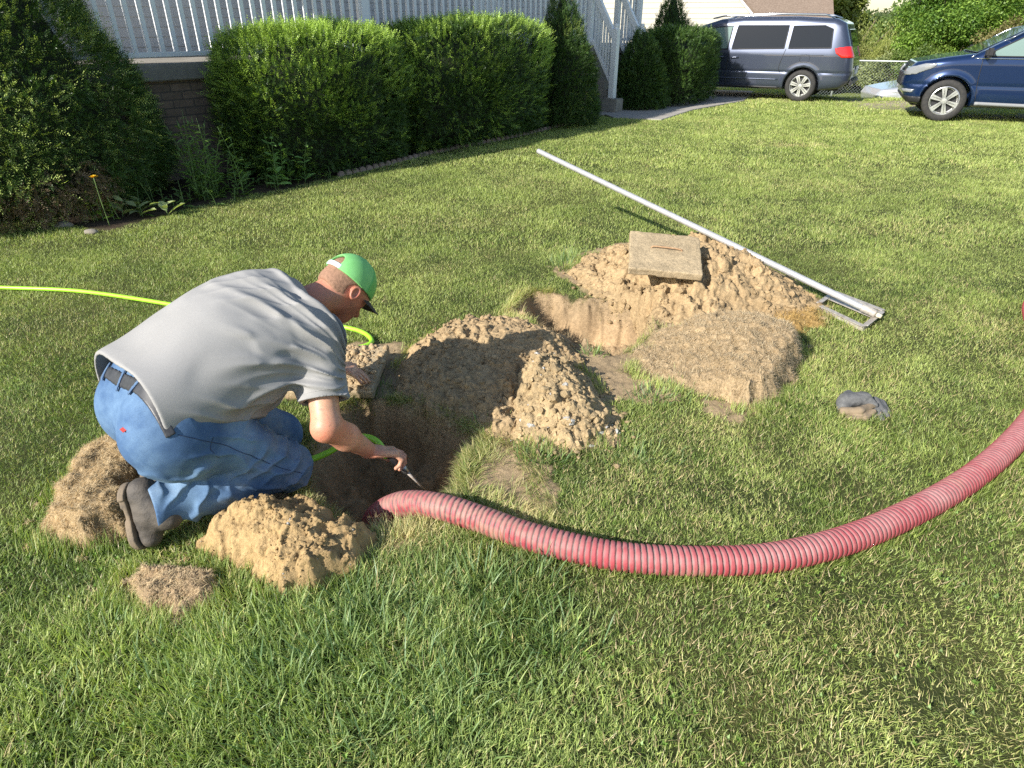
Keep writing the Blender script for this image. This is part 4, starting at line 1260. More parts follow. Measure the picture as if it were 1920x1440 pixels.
# ---- boots: toe on the ground, sole facing back
def boot(name, heel, toe, ank, label=None):
    ln = N3(toe - heel)                      # heel -> toe
    back = N3((heel + toe) / 2 - ank); back = N3(back - (back @ ln) * ln)   # out of the sole
    sd = np.cross(ln, back)
    L = np.linalg.norm(toe - heel)
    def up(P):
        d = cone(P, heel - back * .045 + ln * .035, heel + ln * (L * .5) - back * .045, .038, .042)
        d = smin(d, cone(P, heel + ln * (L * .5) - back * .045, toe - ln * .042 - back * .032, .042, .038), .03)
        d = smin(d, cone(P, heel - back * .05 + ln * .045, ank + N3(ank - heel) * .05, .042, .050), .04)
        d = smax(d, (P - (heel - back * .012)) @ back, .006)
        return d + .0012 * fbm(P[:, 0] * 60, P[:, 1] * 60, P[:, 2] * 60, oct=2, seed=3)
    def sole(P):
        q = P - heel
        u, v, w = q @ ln, q @ sd, q @ back
        hw = .034 + .010 * smooth(.10, .2, u) - .006 * smooth(.06, .12, u) * (1 - smooth(.12, .17, u))
        ends = np.maximum(-(u + .004), u - L)
        r = np.where(u < .05, np.hypot(u - .045, v) - .046, np.where(u > L - .06, np.hypot(u - (L - .052), v) - .050, np.abs(v) - hw - .004))
        w = w - .010 * np.sin(np.clip(u / L, 0, 1) * np.pi)
        d = smax(r, np.abs(w) - .012, .004)
        heelstep = .010 * smooth(.075, .085, u) * smooth(.125, .115, u) * smooth(.0, .012, w)
        return d + heelstep
    lo = np.minimum(np.minimum(heel, toe), ank) - .12; hi = np.maximum(np.maximum(heel, toe), ank) + .12
    b = adopt(sdfmesh(name, up, lo, hi, .0045, M_BOOT), man)
    s = sdfmesh('sole', sole, lo, hi, .004, M_SOLE)
    s.parent = b
    return b
M_BOOT = mat_simple('worn_boot_leather', (.050, .043, .038), (.11, .092, .075), 25, .7, bmp=.4, bscale=150)
M_SOLE = mat_simple('dusty_boot_sole', (.24, .18, .12), (.11, .09, .07), 22, .9, bmp=.3, bscale=120)
boot('boot', heelR, toeR, ankR + cdn * .04)
boot('boot', ankL + np.array([-.09, -.06, .08]), ankL + np.array([-.12, -.13, -.12]), ankL)

# ---- cap
M_CAPG = mat_simple('green_cap_mesh', (.18, .50, .15), (.22, .57, .19), 40, .75, bmp=.3, bscale=260, bdist=.001)
M_CAPF = mat_simple('green_cap_front', (.12, .42, .09), (.15, .48, .12), 20, .7, bmp=.2, bscale=500)
M_CAPB = mat_simple('black_visor', (.012, .012, .014), rough=.7)
M_STRAP = mat_simple('pale_strap', (.62, .80, .76), rough=.5)
CU = N3(Uh * .97 - Nh * .12)       # cap axis, tipped a little backwards
CN = N3(Nh - (Nh @ CU) * CU)
CC = HC + Uh * .030 - Nh * .004
def capdome(P, r=0.0):
    return ell(P, CC, [CU, CN, Lh], [.112 + r, .112 + r, .089 + r])
def cap_sdf(P):
    q = P - CC
    u, nf, l = q @ CU, q @ CN, q @ Lh
    d = np.maximum(capdome(P, .004), -capdome(P, -.006))
    d = np.maximum(d, -(u - .0))
    hole = np.sqrt((np.maximum(u - .026, 0)) ** 2 + l ** 2) - .036
    hole = np.where(u < .026, np.abs(l) - .036, hole)
    hole = np.where(nf < -.02, hole, .1)
    d = np.maximum(d, -hole)
    return d
cap = adopt(sdfmesh('cap', cap_sdf, HC - .17, HC + .17, .0028, [M_CAPG], None, None, True), man)
def front_sdf(P):
    q = P - CC
    d = np.maximum(capdome(P, .0062), -capdome(P, -.004))
    return np.maximum(np.maximum(d, -(q @ CU)), -(q @ CN - .028))
f_ = sdfmesh('front_panel', front_sdf, HC - .17, HC + .17, .0028, M_CAPF, None, None, True); f_.parent = cap; f_.matrix_parent_inverse = cap.matrix_basis.inverted() @ Matrix.Identity(4)
def visor_sdf(P):
    q = P - CC
    u, nf, l = q @ CU, q @ CN, q @ Lh
    uu = u + 5.5 * l * l * .9 + .15 * np.maximum(nf - .09, 0) - .004
    out = np.sqrt((l / .92) ** 2 + ((nf - .090) / 1.15) ** 2) - .090
    inn = -(np.sqrt((l / .088) ** 2 + (nf / .108) ** 2) - 1) * .09
    return np.maximum(np.maximum(np.abs(uu) - .0022, out), inn)
v_ = sdfmesh('visor', visor_sdf, HC - .25, HC + .25, .0028, M_CAPB); v_.parent = cap
def strap_sdf(P):
    q = P - CC
    u, nf, l = q @ CU, q @ CN, q @ Lh
    d = np.maximum(capdome(P, .0065), -capdome(P, -.003))
    d = np.maximum(d, np.abs(u - .011) - .0095)
    return np.maximum(np.maximum(d, nf + .02), np.abs(l) - .045)
s_ = sdfmesh('strap', strap_sdf, HC - .17, HC + .17, .0024, M_STRAP); s_.parent = cap
btn = MB(); btn.lathe([(0, .004), (.005, .003), (.007, 0), (0, -.001)], n=10)
bo = btn.build('button', M_CAPG, None, True); bo.parent = cap
bo.matrix_local = Matrix.Translation(Vector(CC + CU * .116)) @ Vector((0, 0, 1)).rotation_difference(Vector(CU)).to_matrix().to_4x4()

# ------------------------------------------------------------------ hoses
def hose_mesh(name, pts, r, mat, ridged=False, pitch=.0198, label=None, cat='hose', colf=None, n=28, wob=0):
    C = spline(pts, 16)
    step = pitch / 8 if ridged else .01
    C, s = resample(C, step)
    for _ in range(3): C[1:-1] = (C[:-2] + 2 * C[1:-1] + C[2:]) / 4
    t = np.gradient(C, axis=0); t /= np.linalg.norm(t, axis=1)[:, None]
    up = np.array([0, 0, 1.0])
    A = np.cross(t, up); A /= np.linalg.norm(A, axis=1)[:, None] + 1e-9
    B = np.cross(A, t)
    ph = (s / pitch) % 1
    a = np.linspace(0, 2 * np.pi, n, endpoint=False)
    if ridged:
        # a helix of rounded ridges
        phase = (s[:, None] / pitch + a[None] / (2 * np.pi)) % 1
        prof = smooth(.06, .30, np.sin(phase * np.pi))
        rr = r - .0062 + .0062 * smooth(.25, .62, np.sin(phase * np.pi))
    else:
        rr = np.full((len(C), n), r); phase = np.zeros((len(C), n)); prof = phase
    V = C[:, None] + (A[:, None] * np.cos(a)[None, :, None] + B[:, None] * np.sin(a)[None, :, None]) * rr[..., None]
    m = len(C)
    I = np.arange(m * n).reshape(m, n)
    F = np.stack([I[:-1], np.roll(I[:-1], -1, 1), np.roll(I[1:], -1, 1), I[1:]], -1).reshape(-1, 4)
    V = V.reshape(-1, 3)
    c = None
    if ridged:
        nz = fbm(V[:, 0] * 60, V[:, 1] * 60, V[:, 2] * 60, oct=3, seed=8)
        nb = fbm(V[:, 0] * 7, V[:, 1] * 7, V[:, 2] * 7, oct=3, seed=9)
        p = prof.ravel(); ang = np.tile(a, m)
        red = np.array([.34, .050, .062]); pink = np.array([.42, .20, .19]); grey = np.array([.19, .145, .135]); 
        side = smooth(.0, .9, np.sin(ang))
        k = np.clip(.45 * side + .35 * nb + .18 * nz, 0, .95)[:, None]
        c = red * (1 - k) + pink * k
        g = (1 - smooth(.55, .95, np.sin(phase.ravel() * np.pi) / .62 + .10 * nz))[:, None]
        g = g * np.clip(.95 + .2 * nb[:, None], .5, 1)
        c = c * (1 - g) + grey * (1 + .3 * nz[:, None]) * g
        mud = (smooth(.25, .75, fbm(V[:, 0] * 5, V[:, 1] * 5, V[:, 2] * 5, oct=4, seed=19)) * .35 + .4 * smooth(.5, .0, V[:, 0] + .15) * smooth(.1, .5, nz + .3))[:, None]
        mud = np.clip(mud, 0, .7)
        c = c * (1 - mud) + np.array([.36, .24, .17]) * mud
        c = np.clip(c, 0, 1)
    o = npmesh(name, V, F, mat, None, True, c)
    # hollow mouth
    return o
def g3(u, v, r):
    p = G(u, v, r); p[2] = r; return p
HR = .050
pts = [G(715, 1010, -.42), G(700, 1000, -.26), G(708, 968, -.11), G(755, 945, -.005), G(825, 950, HR + .003), G(905, 975, HR), G(1000, 1008, HR), G(1150, 1042, HR), G(1300, 1052, HR), G(1450, 1045, HR),
       G(1600, 1008, HR), G(1740, 945, HR), G(1845, 878, HR), G(1925, 800, HR), G(1968, 730, HR), G(1975, 670, HR), G(1958, 625, HR), G(1937, 592, HR), G(1942, 560, HR), G(1995, 510, HR), G(2150, 440, HR), G(2450, 400, HR), G(2900, 380, HR)]
pts = [np.array([p[0], p[1], p[2]]) for p in pts]
M_HOSE = mat_vcol('red_ribbed_hose', .62, .15, 300, .001, (.85, 1.1), spec=.45)
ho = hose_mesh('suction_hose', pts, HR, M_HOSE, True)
tag(ho, 'thick red ribbed suction hose curving over the lawn into the pit', 'hose')
# the turf beside the hose leans against it
hc_, _q = resample(spline(pts, 16), .004)
hc_ = hc_[(hc_[:, 0] < 2.9) & (hc_[:, 2] > .03)]
r_h = np.random.default_rng(66)
kk_ = r_h.integers(1, len(hc_) - 1, 5200)
td_ = hc_[np.minimum(kk_ + 1, len(hc_) - 1)] - hc_[kk_ - 1]; td_ /= np.linalg.norm(td_, axis=1)[:, None]
sg_ = np.where(r_h.random(len(kk_)) < .6, -1.0, 1.0)
nx_, ny_ = -td_[:, 1] * sg_, td_[:, 0] * sg_
of_ = .034 + .03 * r_h.random(len(kk_))
bx_, by_ = hc_[kk_, 0] + nx_ * of_, hc_[kk_, 1] + ny_ * of_
cb_ = grass_col(bx_, by_, r_h, len(bx_))
Vh, F4h, F3h, Ch = blades('', bx_, by_, gz(bx_, by_) - .003, r_h.uniform(.025, .06, len(bx_)), r_h.uniform(.002, .004, len(bx_)), np.arctan2(ny_, nx_) + r_h.normal(0, 1.0, len(bx_)), np.clip(r_h.normal(.45, .3, len(bx_)), 0, 1.2), cb_, 3, r=r_h)
tag(npmesh('grass_by_hose', Vh, [F4h, F3h], M_GRASS, None, False, Ch), 'taller grass blades standing against the red suction hose', 'grass', kind='stuff')
GR = .0135
M_GHOSE = mat_simple('lime_garden_hose', (.32, .68, .03), (.37, .72, .05), 20, .38, spec=.5)
def gp(u, v, z=GR + .008): return G(u, v, z)
noz_h = wrR + handR_D * .095 + handR_N * .030           # where the hand closes round the nozzle
gpts = [gp(-160, 532), gp(0, 539), gp(150, 546), gp(315, 570), gp(450, 596), gp(560, 608), gp(640, 613), gp(682, 624), gp(697, 640), gp(680, 650), gp(640, 655), gp(570, 662, .03), gp(500, 690, .02), gp(455, 750, .02),
        gp(470, 820, .02), G(520, 858, .01), G(575, 862, .0), G(612, 850, .0), G(650, 828, .03), G(682, 819, .06), G(708, 829, .075), noz_h - np.array([.03, .0, -.012])]
def tube_obj(name, P, r, mat, n=12, parent=None):
    m = MB(); m.tube([tuple(p) for p in P], r, n); return m.build(name, mat, parent, True)
garden = empty('garden_hose', (0, 0, 0))
tag(garden, 'thin lime green garden hose running from the left to the man\'s hand', 'hose')
C, _ = resample(spline(gpts, 14), .012)
tube_obj('tubing', C, GR, M_GHOSE, 14, garden)
M_BLK = mat_simple('black_plastic', (.02, .02, .022), rough=.4)
M_STEEL = mat_simple('wet_metal', (.42, .41, .39), (.30, .28, .26), 60, .35, metal=.8)
ntip = G(793, 915, -.115)
nd = N3(ntip - noz_h)
tube_obj('nozzle_grip', [noz_h - nd * .035, noz_h - nd * .03, noz_h, noz_h + nd * .035, noz_h + nd * .05], [.012, .0165, .0175, .0165, .013], M_BLK, 16, garden)
tube_obj('nozzle_collar', [noz_h + nd * .048, noz_h + nd * .052, noz_h + nd * .085, noz_h + nd * .09], [.010, .0145, .013, .008], M_STEEL, 16, garden)
tube_obj('nozzle_wand', [noz_h + nd * .085, noz_h + nd * .15, noz_h + nd * .215], [.0075, .0045, .0035], mat_simple('rusty_wand', (.30, .20, .13), (.45, .42, .38), 90, .6), 10, garden)

# ------------------------------------------------------------------ pit lids, long-handled tool, gloves
def lid_mesh(w, d, t, seed):
    def f(P):
        q = np.abs(P) - np.array([w / 2, d / 2, t / 2]) + .006
        s = np.linalg.norm(np.maximum(q, 0), axis=1) + np.minimum(q.max(1), 0) - .006
        n = fbm(P[:, 0] * 30, P[:, 1] * 30, P[:, 2] * 30, oct=4, seed=seed)
        e = smooth(.03, .0, np.minimum(w / 2 - np.abs(P[:, 0]), d / 2 - np.abs(P[:, 1])))
        return s + .0025 * n + e * .006 * np.maximum(fbm(P[:, 0] * 14, P[:, 1] * 14, P[:, 2] * 14, oct=3, seed=seed + 3), 0)
    return nets(f, (-w / 2 - .03, -d / 2 - .03, -t / 2 - .03), (w / 2 + .03, d / 2 + .03, t / 2 + .03), .0055)
def lid(loc, yaw, tiltx, tilty, w, d, t, label, seed, soil=0.0, handle=True, colr=(.43, .335, .21)):
    root = empty('pit_lid', loc)
    root.rotation_euler = (R(tiltx), R(tilty), R(yaw))
    tag(root, label, 'lid', 'square concrete pit lids')
    V, F = lid_mesh(w, d, t, seed)
    n = fbm(V[:, 0] * 12, V[:, 1] * 12, V[:, 2] * 12, oct=4, seed=seed)[:, None]
    c = np.array(colr) * (1 + .16 * n)
    npmesh('slab', V, F, M_SOIL, root, True, np.clip(c, 0, 1))
    if handle:
        P = spline([(-.085, .03, t / 2 - .004), (-.08, .03, t / 2 + .010), (-.05, .03, t / 2 + .013), (.06, .025, t / 2 + .013), (.10, .022, t / 2 + .008), (.105, .020, t / 2 - .004)], 8)
        tube_obj('handle', P, .0055, M_RUST, 10, root)
    if soil:
        r2 = np.random.default_rng(seed)
        k = int(900 * soil)
        cv, cf = ICO
        rad = .003 + .016 * r2.random(k) ** 4
        cen = np.stack([r2.uniform(-w / 2 + .02, w / 2 - .01, k), r2.uniform(-d / 2 + .01, d / 2 - .01, k), t / 2 + rad * .1], 1)
        CV = cen[:, None] + cv[None] * rad[:, None, None] * r2.uniform(.5, 1.4, (k, 1, 3)) * (1 + r2.normal(0, .2, (k, len(cv), 3)))
        CF = cf[None] + (np.arange(k) * len(cv))[:, None, None]
        cc = np.array([.46, .34, .2]) * np.repeat(r2.uniform(.85, 1.15, k), len(cv))[:, None]
        so = npmesh('soil_crumbs', CV.reshape(-1, 3), CF.reshape(-1, 3), M_SOIL, root, False, cc); so['kind'] = 'stuff'
    return root
M_RUST = mat_simple('rusty_rebar', (.30, .17, .09), (.42, .28, .16), 80, .9, bmp=.4, bscale=200)
lid(tuple(G(1246, 478, .312)), -8, 17, 3, .45, .42, .05, 'tan concrete lid with a rusty handle lying on top of the large soil heap', 61)
lid(tuple(G(633, 695, .055)), -4, 9, -2, .46, .40, .045, 'soil-covered lid under the man\'s left hand at the pit edge', 62, 1.0, False)

M_ALU = mat_simple('aluminium_pole', (.52, .52, .52), (.42, .41, .40), 30, .38, metal=.35, bmp=.1, bscale=200)
M_GALV = mat_simple('worn_angle_steel', (.52, .48, .42), (.32, .28, .24), 40, .6, metal=.3, bmp=.3, bscale=150)
tool = empty('long_handled_rake', tuple(G(1590, 580, 0)))
tag(tool, 'long white metal pole with a rectangular steel frame head, resting across the large soil heap', 'tool')
pA = np.array([.22, 5.84, .655]); pB = G(1638, 587, .055)
pdir = N3(pB - pA)
adopt(tube_obj('pole', [pA, pA + pdir * .01, pB - pdir * .03, pB], [.0185, .0205, .0205, .0195], M_ALU, 20), tool)
adopt(tube_obj('pole_tip', [pB - pdir * .075, pB - pdir * .07, pB + pdir * .012, pB + pdir * .02], [.024, .026, .026, .016], M_GALV, 16), tool)
adopt(tube_obj('pole_cap', [pB + pdir * .018, pB + pdir * .05], [.014, .013], mat_simple('brass_end', (.62, .55, .40), rough=.5), 12), tool)
c1, c2, c3, c4 = G(1532, 570, .035), G(1620, 612, .03), G(1657, 582, .03), G(1566, 547, .035)
M_SCRAP = MB()
fr = MB()
for a, b in ((c1, c2), (c4, c3)):
    a, b = Vector(a), Vector(b); d = (b - a).normalized(); s = d.cross(Vector((0, 0, 1)))
    fr.bar(a, b, .034, .004); fr.bar(a - Vector((0, 0, .0185)), b - Vector((0, 0, .0185)), .004, .033)
for a, b in ((c2, c3), (c1, c4)):
    a, b = Vector(a), Vector(b)
    fr.bar(a + (b - a) * .07, b - (b - a) * .07, .030, .0035); fr.bar(a + (b - a) * .02 - Vector((0, 0, .018)), b - (b - a) * .02 - Vector((0, 0, .018)), .004, .030)
adopt(fr.build('frame_head', M_GALV), tool)
mid = MB(); m1 = (Vector(c1) * .42 + Vector(c4) * .58); m2 = (Vector(c2) * .42 + Vector(c3) * .58)
mid.bar(m1 - Vector((0, 0, .004)), m2 - Vector((0, 0, .004)), .045, .004)
adopt(mid.build('mounting_bar', M_GALV), tool)

# gloves: one folded over showing its tan cuff, one with its fingers hanging out
M_GLG = mat_simple('grey_fleece_glove', (.085, .085, .085), (.14, .14, .138), 60, .95, bmp=.6, bscale=400, bdist=.002)
M_GLT = mat_simple('tan_glove_lining', (.20, .15, .095), (.26, .195, .13), 50, .95, bmp=.5, bscale=300, bdist=.002)
def glove_fns():
    def p(u, v, z): return G(u, v, z)
    def outer(P):
        d = cone(P, p(1586, 752, .045), p(1622, 748, .055), .036, .032)
        d = smin(d, cone(P, p(1580, 762, .03), p(1590, 742, .045), .026, .026), .02)
        d = smin(d, cone(P, p(1640, 760, .04), p(1612, 745, .058), .018, .022), .02)
        cavity = cone(P, p(1585, 774, .030), p(1640, 770, .030), .034, .026)
        return smax(d, -cavity, .006) + .0035 * fbm(P[:, 0] * 30, P[:, 1] * 30, P[:, 2] * 30, oct=3, seed=2)
    def lining(P):
        a = p(1580, 771, .022); b = p(1612, 772, .034); c = p(1636, 760, .036)
        d = smin(cone(P, a, b, .020, .022), cone(P, b, c, .022, .016), .012)
        slot = np.minimum(cone(P, p(1584, 778, .022), p(1618, 778, .036), .0055, .006), cone(P, p(1618, 778, .036), p(1634, 765, .048), .006, .004))
        low = smin(cone(P, p(1590, 783, .012), p(1622, 784, .016), .012, .015), cone(P, p(1622, 784, .016), p(1638, 772, .03), .015, .012), .01)
        d = smax(d, -slot, .004)
        return smin(d, smax(low, -slot, .003), .004) + .0015 * fbm(P[:, 0] * 40, P[:, 1] * 40, P[:, 2] * 40, oct=2, seed=4)
    def fing(P):
        d = cone(P, p(1640, 752, .03), p(1652, 768, .02), .022, .018)
        for (u0, v0, u1, v1, z1, r) in ((1640, 755, 1654, 786, .010, .0125), (1648, 752, 1664, 780, .013, .0125), (1640, 760, 1640, 782, .010, .010), (1655, 754, 1666, 772, .012, .010)):
            d = smin(d, cone(P, p(u0, v0, .028), p(u1, v1, z1), r + .002, r - .001), .005)
        return d + .0012 * fbm(P[:, 0] * 50, P[:, 1] * 50, P[:, 2] * 50, oct=2, seed=6)
    return outer, lining, fing
go, gl, gf = glove_fns()
cg = G(1620, 762, 0)
lo, hi = cg - np.array([.16, .16, .03]), cg + np.array([.16, .16, .14])
gl1 = empty('work_glove', tuple(cg)); tag(gl1, 'grey work glove folded over its tan inside, lying on the lawn', 'glove', 'gloves dropped on the lawn')
adopt(sdfmesh('shell', go, lo, hi, .0032, M_GLG), gl1); adopt(sdfmesh('lining', gl, lo, hi, .0028, M_GLT), gl1)
g2 = sdfmesh('work_glove', gf, lo, hi, .003, M_GLG)
tag(g2, 'grey work glove with limp fingers beside the folded one', 'glove', 'gloves dropped on the lawn')
def px_x(u, Yv, z=0):
    dep = Yv * cT + (CAM_H - z) * sT
    return (u - 960) / FPX * dep
# ------------------------------------------------------------------ the house behind the shrubs
def lap_wall(name, a, b, z0, z1, mat, parent, expo=.115, outn=None, top=None):
    """lap siding between plan points a and b; top(s) gives the height at s metres along"""
    a, b = np.asarray(a, float), np.asarray(b, float)
    L = np.linalg.norm(b - a); d = (b - a) / L
    n = np.array([d[1], -d[0]]) if outn is None else outn
    V, F = [], []
    z = z0
    while z < z1 - 1e-6:
        ze = min(z + expo, z1)
        if top is None: s0, s1 = 0, L
        else:
            ss = np.linspace(0, L, 400); ok = ss[top(ss) > z + .02]
            if len(ok) < 2: break
            s0, s1 = ok[0], ok[-1]
        q = []
        for s_, zz, o in ((s0, z, .016), (s1, z, .016), (s1, ze, .002), (s0, ze, .002), (s0, z, 0), (s1, z, 0)):
            p = a + d * s_ + n * o; q.append((p[0], p[1], zz))
        k = len(V); V += q
        F += [(k, k + 1, k + 2, k + 3), (k + 4, k + 5, k + 1, k)]
        z = ze
    me = bpy.data.meshes.new(name); me.from_pydata(V, [], F); me.update()
    return link(name, me, mat, parent)
def mat_brick():
    m, nt, b = nodes('foundation_brick')
    tc = nt.nodes.new('ShaderNodeTexCoord')
    mp = nt.nodes.new('ShaderNodeMapping'); mp.inputs['Rotation'].default_value = (R(90), 0, 0)
    sx = nt.nodes.new('ShaderNodeSeparateXYZ'); nt.links.new(tc.outputs['Object'], sx.inputs[0])
    cb = nt.nodes.new('ShaderNodeCombineXYZ'); nt.links.new(sx.outputs[0], cb.inputs[0]); nt.links.new(sx.outputs[2], cb.inputs[1])
    t = nt.nodes.new('ShaderNodeTexBrick')
    t.inputs['Scale'].default_value = 1
    t.inputs['Brick Width'].default_value = .24; t.inputs['Row Height'].default_value = .085; t.inputs['Mortar Size'].default_value = .008
    t.inputs['Color1'].default_value = (.20, .15, .115, 1); t.inputs['Color2'].default_value = (.28, .20, .15, 1); t.inputs['Mortar'].default_value = (.12, .10, .085, 1)
    nt.links.new(cb.outputs[0], t.inputs['Vector'])
    c = mixc(nt, t.outputs['Color'], ramp(nt, noise_tex(nt, 14), [(.3, (.75,) * 3), (.7, (1.15,) * 3)]), 1.0, 'MULTIPLY')
    nt.links.new(c, b.inputs['Base Color']); b.inputs['Roughness'].default_value = .9
    bump(nt, b, t.outputs['Fac'], -.6, .012)
    return m
M_BRICK = mat_brick()
M_SLAB = mat_simple('porch_slab_concrete', (.20, .185, .16), (.30, .28, .245), 7, .9, bmp=.4, bscale=60)
M_WHITE = mat_simple('white_vinyl', (.86, .87, .88), (.80, .81, .82), 4, .45, bmp=.05, bscale=40)
M_SIDE = mat_simple('grey_siding', (.56, .55, .56), (.62, .61, .62), 2, .6)
M_ROOF = mat_simple('brown_shingles', (.16, .115, .085), (.25, .19, .145), 18, .95, bmp=.8, bscale=30)
M_DARK = mat_simple('dark_glass', (.02, .025, .03), rough=.08)
FLOOR_Z = 1.22
angH = math.atan2(HD[1], HD[0])
house = empty('house', (HW0[0], HW0[1], 0), angH)
tag(house, 'grey-sided house with a raised porch and white baluster railing behind the shrubs', 'house')
# local frame: x along the wall, -y outwards towards the lawn
S0, S1 = -1.15, 11.1
def hb(name, c, size, mat, bev=0, parent=house):
    m = MB(); m.box(c, size); return m.build(name, mat, parent, bevel=bev)
hb('foundation', ((S0 + S1) / 2, .12, (FLOOR_Z - .17) / 2 - .1), (S1 - S0, .22, FLOOR_Z - .17 + .2), M_BRICK)
hb('porch_slab', ((S0 + S1) / 2, .86, FLOOR_Z - .085), (S1 - S0 + .06, 1.84, .17), M_SLAB, .012)
def loc2(s, y): return H2(s, -y)
wall = lap_wall('siding', (S0 - .3, 1.8), (S1 + 1.2, 1.8), FLOOR_Z + .002, FLOOR_Z + 2.6, M_SIDE, house)
hb('core_wall', ((S0 + S1) / 2 + .45, 3.9, (FLOOR_Z + 2.6) / 2), (S1 - S0 + 1.5, 4.16, FLOOR_Z + 2.6), M_SIDE)
# windows and a door in the wall behind the railing
for sx_ in (1.2, 4.6):
    w = hb('window', (sx_, 1.78, FLOOR_Z + 1.5), (1.1, .05, 1.2), M_WHITE)
    hb('pane', (sx_, 1.745, FLOOR_Z + 1.5), (.94, .02, 1.04), M_DARK, parent=w)
dr_ = hb('door', (7.9, 1.77, FLOOR_Z + 1.05), (.95, .06, 2.1), M_WHITE)
hb('handle', (7.55, 1.71, FLOOR_Z + 1.0), (.12, .03, .03), M_GALV, parent=dr_)
# roof: the porch eave shades the wall and lays its shadow along the bed
rf = MB()
EZ = 3.72
for (y0, z0, y1, z1) in ((-.32, EZ, 3.2, EZ + 1.35), (3.2, EZ + 1.35, 7.0, EZ - .1)):
    k = len(rf.v)
    xa, xb = S0 - .5, S1 + .35
    rf.add([(xa, y0, z0), (xb, y0, z0), (xb, y1, z1), (xa, y1, z1), (xa, y0, z0 + .12), (xb, y0, z0 + .12), (xb, y1, z1 + .12), (xa, y1, z1 + .12)],
           [(0, 3, 2, 1), (4, 5, 6, 7), (0, 1, 5, 4), (1, 2, 6, 5), (2, 3, 7, 6), (3, 0, 4, 7)])
rf.build('roof', M_ROOF, house)
def w2h(p):
    q = np.asarray(p[:2]) - HW0
    return np.array([q @ HD, -(q @ HN), p[2]])
pb = w2h(G(1147, 184, .27))
SA, SB = pb[0] - .05, pb[0] + 1.1
for s_ in (S0 + .1, 3.2, S1 - .07):
    m = MB(); m.box((s_, .10, (FLOOR_Z + EZ) / 2 + .02), (.13, .13, EZ - FLOOR_Z - .02)); m.build('porch_post', M_WHITE, house, bevel=.008)
def rail_run(a, b):
    r_ = hb('railing', ((a + b) / 2, .10, FLOOR_Z + .93), (b - a, .07, .05), M_WHITE, .006)
    hb('bottom_rail', ((a + b) / 2, .10, FLOOR_Z + .085), (b - a, .045, .05), M_WHITE, .005, r_)
    return r_
rail = rail_run(S0, SA - .06); rail2 = rail_run(SB + .06, S1)
bal = MB(); bal.box((0, 0, 0), (.046, .040, .80)); bal0 = bal.build('baluster', M_WHITE, rail, bevel=.003)
bal0.location = (S0 + .25, .10, FLOOR_Z + .508)
s_ = S0 + .25 + .15
while s_ < S1 - .1:
    if s_ < SA - .1 or s_ > SB + .1:
        b = bal0.copy(); col.objects.link(b); b.parent = rail if s_ < SA else rail2; b.location = (s_, .10, FLOOR_Z + .508)
    s_ += .15
# steps down to the walk between two sloping rails
run_ = (abs(pb[1]) - .02) / 5
for k in range(5):
    h = FLOOR_Z - .2 * (k + 1)
    hb('step', ((SA + SB) / 2 + .02, -run_ / 2 - run_ * k - .005, h / 2), (SB - SA - .12, run_ - .004, h), M_SLAB, .008)
for sx_ in (pb[0], pb[0] + 1.05):
    bot = np.array([sx_, pb[1], .27]); topz = FLOOR_Z
    np_ = hb('newel_post', (sx_, bot[1], .27 + .62), (.125, .125, 1.24), M_WHITE, .008)
    bl = MB(); bl.lathe([(0, .10), (.03, .095), (.045, .06), (.035, .03), (.03, .02), (.055, .012), (.065, 0), (0, 0)], (sx_, bot[1], .27 + 1.24), 14)
    bl.build('finial', M_WHITE, np_, True)
    hb('post_footing', (sx_, bot[1] - .02, .133), (.30, .34, .27), M_SLAB, .015)
    n2 = hb('newel_post', (sx_, .075, topz + .5), (.11, .11, 1.0), M_WHITE, .008)
    bl = MB(); bl.lathe([(0, .09), (.03, .085), (.042, .055), (.03, .02), (.055, .012), (.06, 0), (0, 0)], (sx_, .075, topz + 1.0), 14)
    bl.build('finial', M_WHITE, n2, True)
    sr = MB(); sr.bar((sx_, bot[1], .27 + 1.06), (sx_, .0, topz + .93), .085, .11)
    sr = sr.build('stair_rail', M_WHITE, house, bevel=.006)
    lr = MB(); lr.bar((sx_, bot[1], .27 + .20), (sx_, .0, topz + .10), .045, .06); lr.build('bottom_rail', M_WHITE, sr, bevel=.004)
    nb = 8
    for k in range(1, nb):
        t = k / nb
        y_ = bot[1] * (1 - t)
        zb = .27 + .20 + (topz + .10 - .47) * t; zt = .27 + 1.06 + (topz + .93 - 1.33) * t
        m = MB(); m.box((sx_, y_, (zb + zt) / 2), (.036, .036, zt - zb)); m.build('baluster', M_WHITE, sr)

